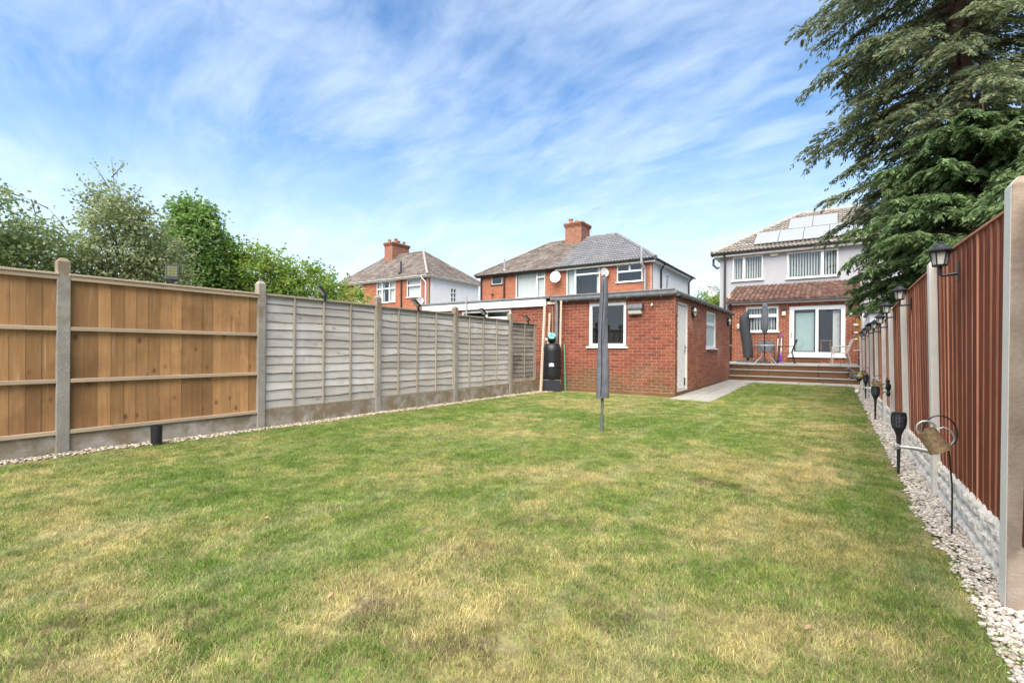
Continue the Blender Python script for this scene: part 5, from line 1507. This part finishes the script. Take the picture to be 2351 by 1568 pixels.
# chairs
def chair(name, label, loc, rz, fm, sm_, w_=.54, back=.46, dp=.46, arms=True):
    t = thing(name, label, 'chair', loc, rz, 'chairs on the patio', local=True); t['_local'] = 1; hw_ = w_ / 2
    G().box(-hw_ + .03, hw_ - .03, -dp / 2, dp / 2, .385, .41).build('seat', sm_, t, bevel=.008)
    G().prism([(-hw_ + .03, dp / 2, .44), (hw_ - .03, dp / 2, .44), (hw_ - .03, dp / 2 + .13, .44 + back), (-hw_ + .03, dp / 2 + .13, .44 + back)], (0, .012, 0)).build('backrest', sm_, t, bevel=.006)
    for s_ in (-1, 1):
        G().tube([(s_ * hw_, -dp / 2, 0), (s_ * hw_, -dp / 2 + .03, .40), (s_ * hw_, -dp / 2 + .04, .60)], .014, 8).build('leg', fm, t, smooth='auto')
        G().tube([(s_ * hw_, dp / 2 + .09, 0), (s_ * hw_, dp / 2 - .01, .42), (s_ * hw_, dp / 2 + .14, .44 + back)], .014, 8).build('leg', fm, t, smooth='auto')
        if arms: G().tube([(s_ * hw_, -dp / 2 + .02, .605), (s_ * hw_, 0, .625), (s_ * hw_, dp / 2 + .05, .62)], .016, 8).build('armrest', fm, t, smooth='auto')
    G().tube([(-hw_, dp / 2 + .14, .44 + back), (hw_, dp / 2 + .14, .44 + back)], .014, 8).build('top_rail', fm, t)
    return t
chair('patio_chair', 'dark grey sling chair behind the round table', (-2.2, 20.45, ZP), R(8), 'sling', 'sling', .56, .40)
chair('patio_chair', 'dark metal sling chair turned sideways between table and sliding door', (-1.52, 19.7, ZP), R(-90), 'black_metal', 'sling', .5, .42)
# beige armchair seen from the side
chair('garden_armchair', 'beige metal armchair at the far end of the patio', (.1, 19.85, ZP), R(-84), 'beige_frame', 'beige_frame', .5, .42, .44)
# spray mop
t = thing('spray_mop', 'purple and white mop leaning between table and sliding door', 'mop', (-1.82, 21.5, ZP))
G().tube([(-1.80, 21.45, ZP), (-1.795, 21.7, 1.62)], .013, 8).build('handle_tube', 'dish_white', t, smooth='auto')
G().tube([(-1.795, 21.69, 1.60), (-1.79, 21.72, 1.76)], [.022, .028], 8).build('grip', 'purple', t, smooth='auto')
G().lathe([(.03, 0), (.045, .04), (.045, .25), (.02, .33)], 12, Matrix.Translation((-1.80, 21.43, ZP + .03))).build('bottle', 'purple', t, smooth='auto')
G().box(-1.95, -1.66, 21.36, 21.47, ZP + .003, ZP + .03).build('mop_head', 'purple', t, bevel=.01)
t = thing('broom', 'thin white broom handle beside the purple mop', 'broom', (-1.93, 21.55, ZP))
G().tube([(-1.92, 21.5, ZP + .05), (-1.92, 21.74, 1.60)], .013, 8).build('handle', 'dish_white', t, smooth='auto'); G().tube([(-1.92, 21.735, 1.58), (-1.92, 21.75, 1.68)], .018, 8).build('grip', 'brown_pipe', t); G().box(-2.0, -1.84, 21.44, 21.53, ZP + .003, ZP + .07).build('bristles', 'brown_pipe', t)
# seated dog statue on the lowest tread
t = thing('dog_statue', 'brown seated dog statue on the lowest sleeper step', 'statue', (.4, 17.72, .235))
DX, DY, DZ = .42, 17.70, .236
g = G()
for c_, r_ in (((.03, 0, .13), (.10, .085, .13)), ((-.02, 0, .21), (.075, .07, .09)), ((-.09, 0, .30), (.062, .06, .058)), ((-.15, 0, .28), (.05, .036, .034)), ((.08, .06, .06), (.085, .04, .06)), ((.08, -.06, .06), (.085, .04, .06)), ((-.05, .05, .10), (.03, .03, .11)), ((-.05, -.05, .10), (.03, .03, .11)), ((-.08, .05, .018), (.05, .03, .02)), ((-.08, -.05, .018), (.05, .03, .02)), ((-.07, .065, .30), (.025, .018, .05)), ((-.07, -.065, .30), (.025, .018, .05)), ((.17, 0, .03), (.06, .02, .02))):
    g.ball((DX + c_[0], DY + c_[1], DZ + c_[2]), r_, 14, 10)
bd = g.build('body', 'statue', t, smooth=True)
md = bd.modifiers.new('remesh', 'REMESH'); md.mode = 'VOXEL'; md.voxel_size = .011; md.use_smooth_shade = True
G().box(DX - .14, DX + .2, DY - .1, DY + .1, DZ - .0, DZ + .014).build('plinth', 'statue', t, bevel=.004)
# ornament board at the end of the fence
t = thing('ornament_board', 'orange timber board with pale metal ornaments by the patio corner', 'ornament', (.6, 19.0, ZP))
G().box(.53, .66, 18.98, 19.0, 1.29, 2.12).build('board', 'orange_wood', t, bevel=.006); G().box(.66, .70, 18.96, 19.02, ZP, 2.16).build('post', 'pole_wood', t)
for zc_, s_ in ((1.93, .07), (1.68, .055), (1.47, .05)):
    g = G(); g.ball((.545, 18.955, zc_), (s_, .015, s_ * .6), 10, 7); g.ball((.545 - s_ * .9, 18.955, zc_ + s_ * .3), (s_ * .45, .012, s_ * .3), 8, 6); g.build('metal_bird', 'pale_metal', t, smooth=True)
G().box(.46, .70, 18.86, 18.975, 1.10, 1.125).build('shelf', 'pale_metal', t, bevel=.004)
G().tube([(.62, 18.9, ZP), (.62, 18.9, 1.10)], .02, 8).build('shelf_leg', 'black_metal', t)

# neighbour's white outhouse beyond the red fence
t = thing('outhouse', 'small white rendered outhouse with mossy coping beyond the red fence', 'outhouse', (1.6, 18.2, 0))
G().box(.80, 2.6, 17.0, 19.4, 0, 2.17).build('wall', 'white_render', t, bevel=.01)
x_ = .74
while x_ < 2.6:
    G().box(x_, x_ + .3, 16.92, 17.16, 2.171 + random.uniform(0, .01), 2.24).build('coping_stone', 'haunching', t, bevel=.015); x_ += .305
G().box(.74, 2.66, 17.17, 19.5, 2.18, 2.26).build('roof', 'felt', t)
G().box(.72, .84, 19.6, 19.75, 0, 2.55).build('corner_post', 'white_paint', t); G().box(.70, 3.4, 19.5, 21.9, 2.48, 2.62).build('canopy', 'haunching', t)

# ================================================================== TREES
def leaf_cloud(name, C, A, B, L_, W_, m_, parent):
    n = len(C); A = A * (L_[:, None] / 2); B = B * (W_[:, None] / 2)
    V = np.empty((n, 4, 3), np.float32); V[:, 0] = C - A; V[:, 1] = C + B; V[:, 2] = C + A; V[:, 3] = C - B
    return link(name, fast_mesh(name, V.reshape(-1, 3), np.arange(n * 4).reshape(-1, 4), m_), parent)
def unit(a): return a / np.maximum(np.linalg.norm(a, axis=1, keepdims=True), 1e-6)

mat('bark', (.13, .10, .08), .95, .3, 9, .8, 40, stretch=(1, 1, .25))
mat('bark_red', (.10, .055, .045), .95, .35, 8, .9, 35, stretch=(1, 1, .15))
leaf_mat('leaf_dark', (.16, .235, .085), (.25, .33, .125), (.42, .45, .25), .55)
leaf_mat('leaf_grey', (.20, .255, .105), (.30, .355, .16), (.48, .48, .30), .55)
leaf_mat('leaf_mid', (.12, .23, .045), (.19, .31, .07), (.25, .33, .12), .5)
leaf_mat('leaf_lime', (.18, .29, .04), (.28, .39, .065), (.32, .40, .12), .5)
leaf_mat('conifer_leaf', (.105, .145, .075), (.19, .235, .115), (.33, .325, .175), .42, .6)
leaf_mat('conifer_green', (.078, .13, .05), (.145, .225, .078), (.22, .29, .11), .42, .55)

def broad_tree(name, label, base, ht, blobs, leaf, m_, lc=26, cr=.32, wl=.62, droop=.25, twigs=(), seed=1):
    r = np.random.default_rng(seed)
    t = thing(name, label, 'tree', base, 0)
    bx_, by_ = base[0], base[1]
    C = []; A = []; cents = []
    for (cx, cy, cz, rx, ry, rz, n) in blobs:
        d = unit(r.normal(size=(n, 3))); rad = r.uniform(.30, 1.0, n) ** .55
        k = 1 + .22 * np.array([noise.noise((a[0] * 2.2 + cx, a[1] * 2.2, a[2] * 2.2 + cz)) for a in d])
        cc = np.array((cx, cy, cz)) + d * (rad * k)[:, None] * np.array((rx, ry, rz))
        cents.append(cc)
        for c in cc:
            m = int(lc * r.uniform(.6, 1.4)); s = cr * r.uniform(.6, 1.35)
            off = r.normal(size=(m, 3)) * s * np.array((.5, .5, .34)); C.append(c + off)
            A.append(unit(off + r.normal(size=(m, 3)) * .25 * s - np.array((0, 0, droop * s))))
    for (p0, p1, n) in twigs:
        p0, p1 = np.array(p0), np.array(p1); f = r.uniform(.15, 1.05, n)
        C.append(p0 + (p1 - p0) * f[:, None] + r.normal(size=(n, 3)) * .06); A.append(unit(r.normal(size=(n, 3)) - np.array((0, 0, .5))))
    C = np.concatenate(C); A = np.concatenate(A); n = len(C)
    B = unit(np.cross(A, r.normal(size=(n, 3)) + np.array((0, 0, .6)))); Ls = leaf * r.uniform(.65, 1.3, n)
    leaf_cloud('crown', C, A, B, Ls, Ls * wl, m_, t)
    g = G(); top = Vector((bx_, by_, ht * .62))
    g.tube([(bx_, by_, -.05), (bx_ + .05, by_, ht * .25), tuple(top)], [.11, .085, .05], 9)
    allc = np.concatenate(cents)
    for i in r.choice(len(allc), min(46, len(allc)), replace=False):
        c = Vector(allc[i]); st0 = Vector((bx_, by_, ht * r.uniform(.2, .6))); mid = st0.lerp(c, .5) + Vector((0, 0, .12))
        g.tube([st0, mid, c], [.03, .02, .007], 5)
    for (p0, p1, _) in twigs: g.tube([p0, (Vector(p0) + Vector(p1)) / 2 + Vector((.02, .02, 0)), p1], [.014, .009, .004], 4)
    g.build('trunk', 'bark', t, smooth=True, recalc=False)
    return t

broad_tree('weeping_tree', 'dark weeping tree with an arching bare branch above the brown fence', (-16.2, 2.2, 0), 4.4,
    [(-16.2, 1.9, 3.15, 1.5, 1.35, 1.6, 380), (-16, 2.9, 2.7, 1.2, 1.0, 1.35, 210)], .10, 'leaf_dark', 32, .36, .6, .5,
    [((-16, 3.55, 3.9), (-16.1, 3.2, 4.45), 6), ((-16.1, 3.2, 4.45), (-16.1, 2.7, 4.62), 14), ((-16.1, 2.7, 4.62), (-16.1, 2.2, 4.70), 40), ((-16.1, 2.9, 4.6), (-16.1, 3.0, 3.9), 30)], 11)
broad_tree('silver_birch', 'pale grey-green airy tree with sparse twigs rising above the brown fence', (-15.8, 4.7, 0), 5.4,
    [(-15.8, 4.6, 3.6, 1.1, 1.1, 1.4, 300), (-15.7, 4.35, 4.55, .75, .66, .8, 90), (-15.8, 5.5, 3.1, 1.0, .9, 1.25, 190), (-15.8, 3.7, 2.8, .9, .7, 1.0, 120)], .095, 'leaf_grey', 26, .34, .62, .35,
    [((-15.8, 4.4, 4.9), (-15.8, 4.35, 5.95), 30), ((-15.8, 4.3, 5.2), (-15.8, 3.95, 5.75), 16), ((-15.8, 4.35, 5.5), (-15.8, 4.62, 6.05), 20), ((-15.8, 4.1, 4.8), (-15.8, 3.7, 5.3), 18), ((-15.8, 4.6, 4.8), (-15.8, 5.0, 5.45), 20), ((-15.8, 4.0, 4.6), (-15.8, 3.45, 5.0), 16), ((-15.8, 5.1, 4.3), (-15.8, 5.75, 4.55), 18), ((-15.8, 5.4, 4.2), (-15.8, 6.1, 3.9), 14)], 12)
broad_tree('field_maple', 'rounded bright green tree above the post between brown and grey fences', (-18.2, 7.4, 0), 5.6,
    [(-18.2, 7.3, 4.15, 1.25, 1.2, 1.7, 320), (-18.2, 7.2, 5.35, .75, .65, .75, 90), (-18.1, 7.9, 3.6, 1.3, 1.15, 1.4, 180)], .125, 'leaf_mid', 26, .36, .7, .15, [((-18.2, 7.0, 5.6), (-18.2, 6.95, 6.2), 16), ((-18.2, 7.6, 5.2), (-18.2, 8.0, 5.6), 14)], 13)
broad_tree('lime_shrub', 'broad lime green shrub above the first grey fence panel', (-17.6, 9.3, 0), 4.3,
    [(-17.6, 9.0, 3.5, 1.2, 1.25, 1.35, 210), (-17.6, 9.9, 3.2, 1.1, 1.0, 1.35, 150)], .12, 'leaf_lime', 28, .36, .66, .1, [((-17.6, 9.8, 4.4), (-17.6, 10.2, 5.0), 30)], 14)
broad_tree('lime_shrub', 'lower yellow-green shrub reaching towards the far house above grey fence', (-17.4, 11.9, 0), 3.9,
    [(-17.4, 11.3, 3.1, 1.1, .85, 1.25, 140), (-17.4, 12.6, 2.8, 1.1, 1.1, 1.05, 140), (-17.4, 11.1, 4.2, .3, .3, .45, 16)], .12, 'leaf_lime', 26, .34, .66, .1, [((-17.4, 12.6, 3.6), (-17.4, 12.9, 4.3), 18)], 15)
broad_tree('garden_tree', 'light green tree peeping between the garage roof and the grey house', (-6.6, 31.0, 0), 5.0,
    [(-6.5, 31.0, 3.6, 1.0, 1.0, 1.3, 110), (-5.9, 31.2, 4.4, .5, .6, .7, 30)], .14, 'leaf_lime', 24, .38, .66, .1, [], 16)

def conifer(name, label, base, zlo, zhi, ht, length, nb, ntw, nl, m_, trunk_r, leafL, seed, droop=.42, inner=.25, spread=(0, 2 * math.pi)):
    r = np.random.default_rng(seed); bx_, by_, bz_ = base
    t = thing(name, label, 'tree', base)
    lean = lambda z: np.array((bx_ - .02 * z, by_, z))
    tr = G(); zs_ = np.linspace(-.05, ht, 16)
    tr.tube([tuple(lean(z) + np.array((.05 * noise.noise((z, 1, 1)), .05 * noise.noise((z, 4, 1)), 0))) for z in zs_], [trunk_r * max(.06, 1 - max(z, 0) / ht) ** .8 for z in zs_], 12)
    Cs = []; As = []; Ls = []
    for i in range(nb):
        z0 = zlo + (zhi - zlo) * (i + r.uniform(0, 1)) / nb
        az = (i * 2.39996 + r.uniform(-.4, .4)) % (2 * math.pi)
        l = length(z0) * r.uniform(.62, 1.12)
        d = np.array((math.cos(az), math.sin(az), 0)); side = np.array((-d[1], d[0], 0))
        rise = r.uniform(.05, .32); dr_ = droop * r.uniform(.75, 1.25)
        P = lambda f: lean(z0) + d * (l * f) + np.array((0, 0, l * (rise * f - dr_ * f * f)))
        tr.tube([tuple(P(f)) for f in (0, .3, .6, .85)], [.035, .024, .014, .006], 5)
        for k in range(ntw):
            f = inner + (1 - inner) * ((k + r.uniform(0, 1)) / ntw) ** .85; p = P(f)
            tl = (.22 + .42 * (1 - f) + .12) * min(1.25, l / 2) * r.uniform(.6, 1.25)
            s = r.choice((-1, 1)); td = d * r.uniform(.35, 1) + side * s * r.uniform(.2, .95) + np.array((0, 0, r.uniform(-.3, .18))); td /= np.linalg.norm(td)
            if k % 4 == 0: tr.tube([tuple(p), tuple(p + td * tl * .8 - np.array((0, 0, tl * .2)))], [.007, .003], 3, cap=False)
            q = r.uniform(0, 1.0, nl) ** .9
            pv_ = np.cross(td, (0, 0, 1.0)); pv_ /= np.linalg.norm(pv_) + 1e-6
            sg = r.choice((-1, 1), nl); wd_ = tl * .34 * (1.05 - q) * r.uniform(.1, 1, nl)
            c = p + td * (q * tl)[:, None] + pv_ * (sg * wd_)[:, None] - np.array((0, 0, 1)) * ((q ** 2) * tl * .5 + wd_ * .45)[:, None] + r.normal(size=(nl, 3)) * .014
            a = td * (.9 - .3 * q)[:, None] + pv_ * (sg * .55)[:, None] + np.array((0, 0, -1.0)) * (.2 + .55 * q)[:, None] + r.normal(size=(nl, 3)) * .16
            Cs.append(c); As.append(unit(a)); Ls.append(leafL * r.uniform(.6, 1.3, nl))
    C = np.concatenate(Cs); A = np.concatenate(As); L_ = np.concatenate(Ls)
    B = unit(np.cross(A, r.normal(size=(len(C), 3)) + np.array((0, 0, .8))))
    leaf_cloud('crown', C, A, B, L_, L_ * r.uniform(.2, .34, len(C)), m_, t)
    tr.build('trunk', 'bark_red', t, smooth=True, recalc=False)
    return t
conifer('cypress_tree', 'tall drooping cypress with red-brown trunk overhanging the red fence', (2.0, 12.0, 0), 2.2, 12.5, 13.5,
    lambda z: float(np.interp(z, [2, 4, 5.5, 7, 8.5, 13], [1.6, 1.9, 2.2, 2.45, 2.4, .7])), 225, 34, 36, 'conifer_leaf', .27, .1, 21, .42, .1)
conifer('cypress_shrub', 'dense dark green cypress bush behind the red fence under the tall tree', (1.9, 9.9, 0), 1.9, 4.6, 5.0,
    lambda z: float(np.interp(z, [1.8, 2.6, 3.4, 5], [1.5, 1.75, 1.5, .4])), 120, 26, 40, 'conifer_green', .1, .1, 22, .2, .12)
conifer('cypress_shrub', 'feathery green cypress bush behind the nearest red panels', (2.3, 6.6, 0), 1.2, 3.1, 3.6,
    lambda z: float(np.interp(z, [0, 1.5, 2.4, 3.4], [1.2, 1.35, 1.2, .35])), 90, 24, 40, 'conifer_green', .09, .085, 23, .24, .12)

# fallen leaves on the lawn
mat('dead_leaf', (.30, .15, .075), .7, .3, 60, pr=.3, col2=(.36, .26, .15))
for (x_, y_, a, lb) in ((-2.87, 1.55, .4, 'dry brown leaf on the greener middle of the lawn'), (-1.75, 1.22, 2.0, 'dry brown leaf on the straw-coloured turf near the front'), (-.08, 2.1, 1.1, 'dry leaf of the close pair near the pebble strip, nearer the camera'), (-.05, 2.15, 2.6, 'dry leaf of the close pair near the pebble strip, nearer the house')):
    g = G(); ca, sa = math.cos(a), math.sin(a); pr_ = [(-.02, 0, .018), (-.007, .007, .022), (.008, .006, .026), (.022, 0, .024), (.008, -.006, .018), (-.007, -.007, .02)]
    g.add([(x_ + p[0] * ca - p[1] * sa, y_ + p[0] * sa + p[1] * ca, lawn_z(x_, y_) + p[2]) for p in pr_], [(0, 1, 5), (1, 2, 4, 5), (2, 3, 4)])
    tag(g.build('fallen_leaf', 'dead_leaf', recalc=False), lb, 'leaf', 'dry leaves on the lawn')
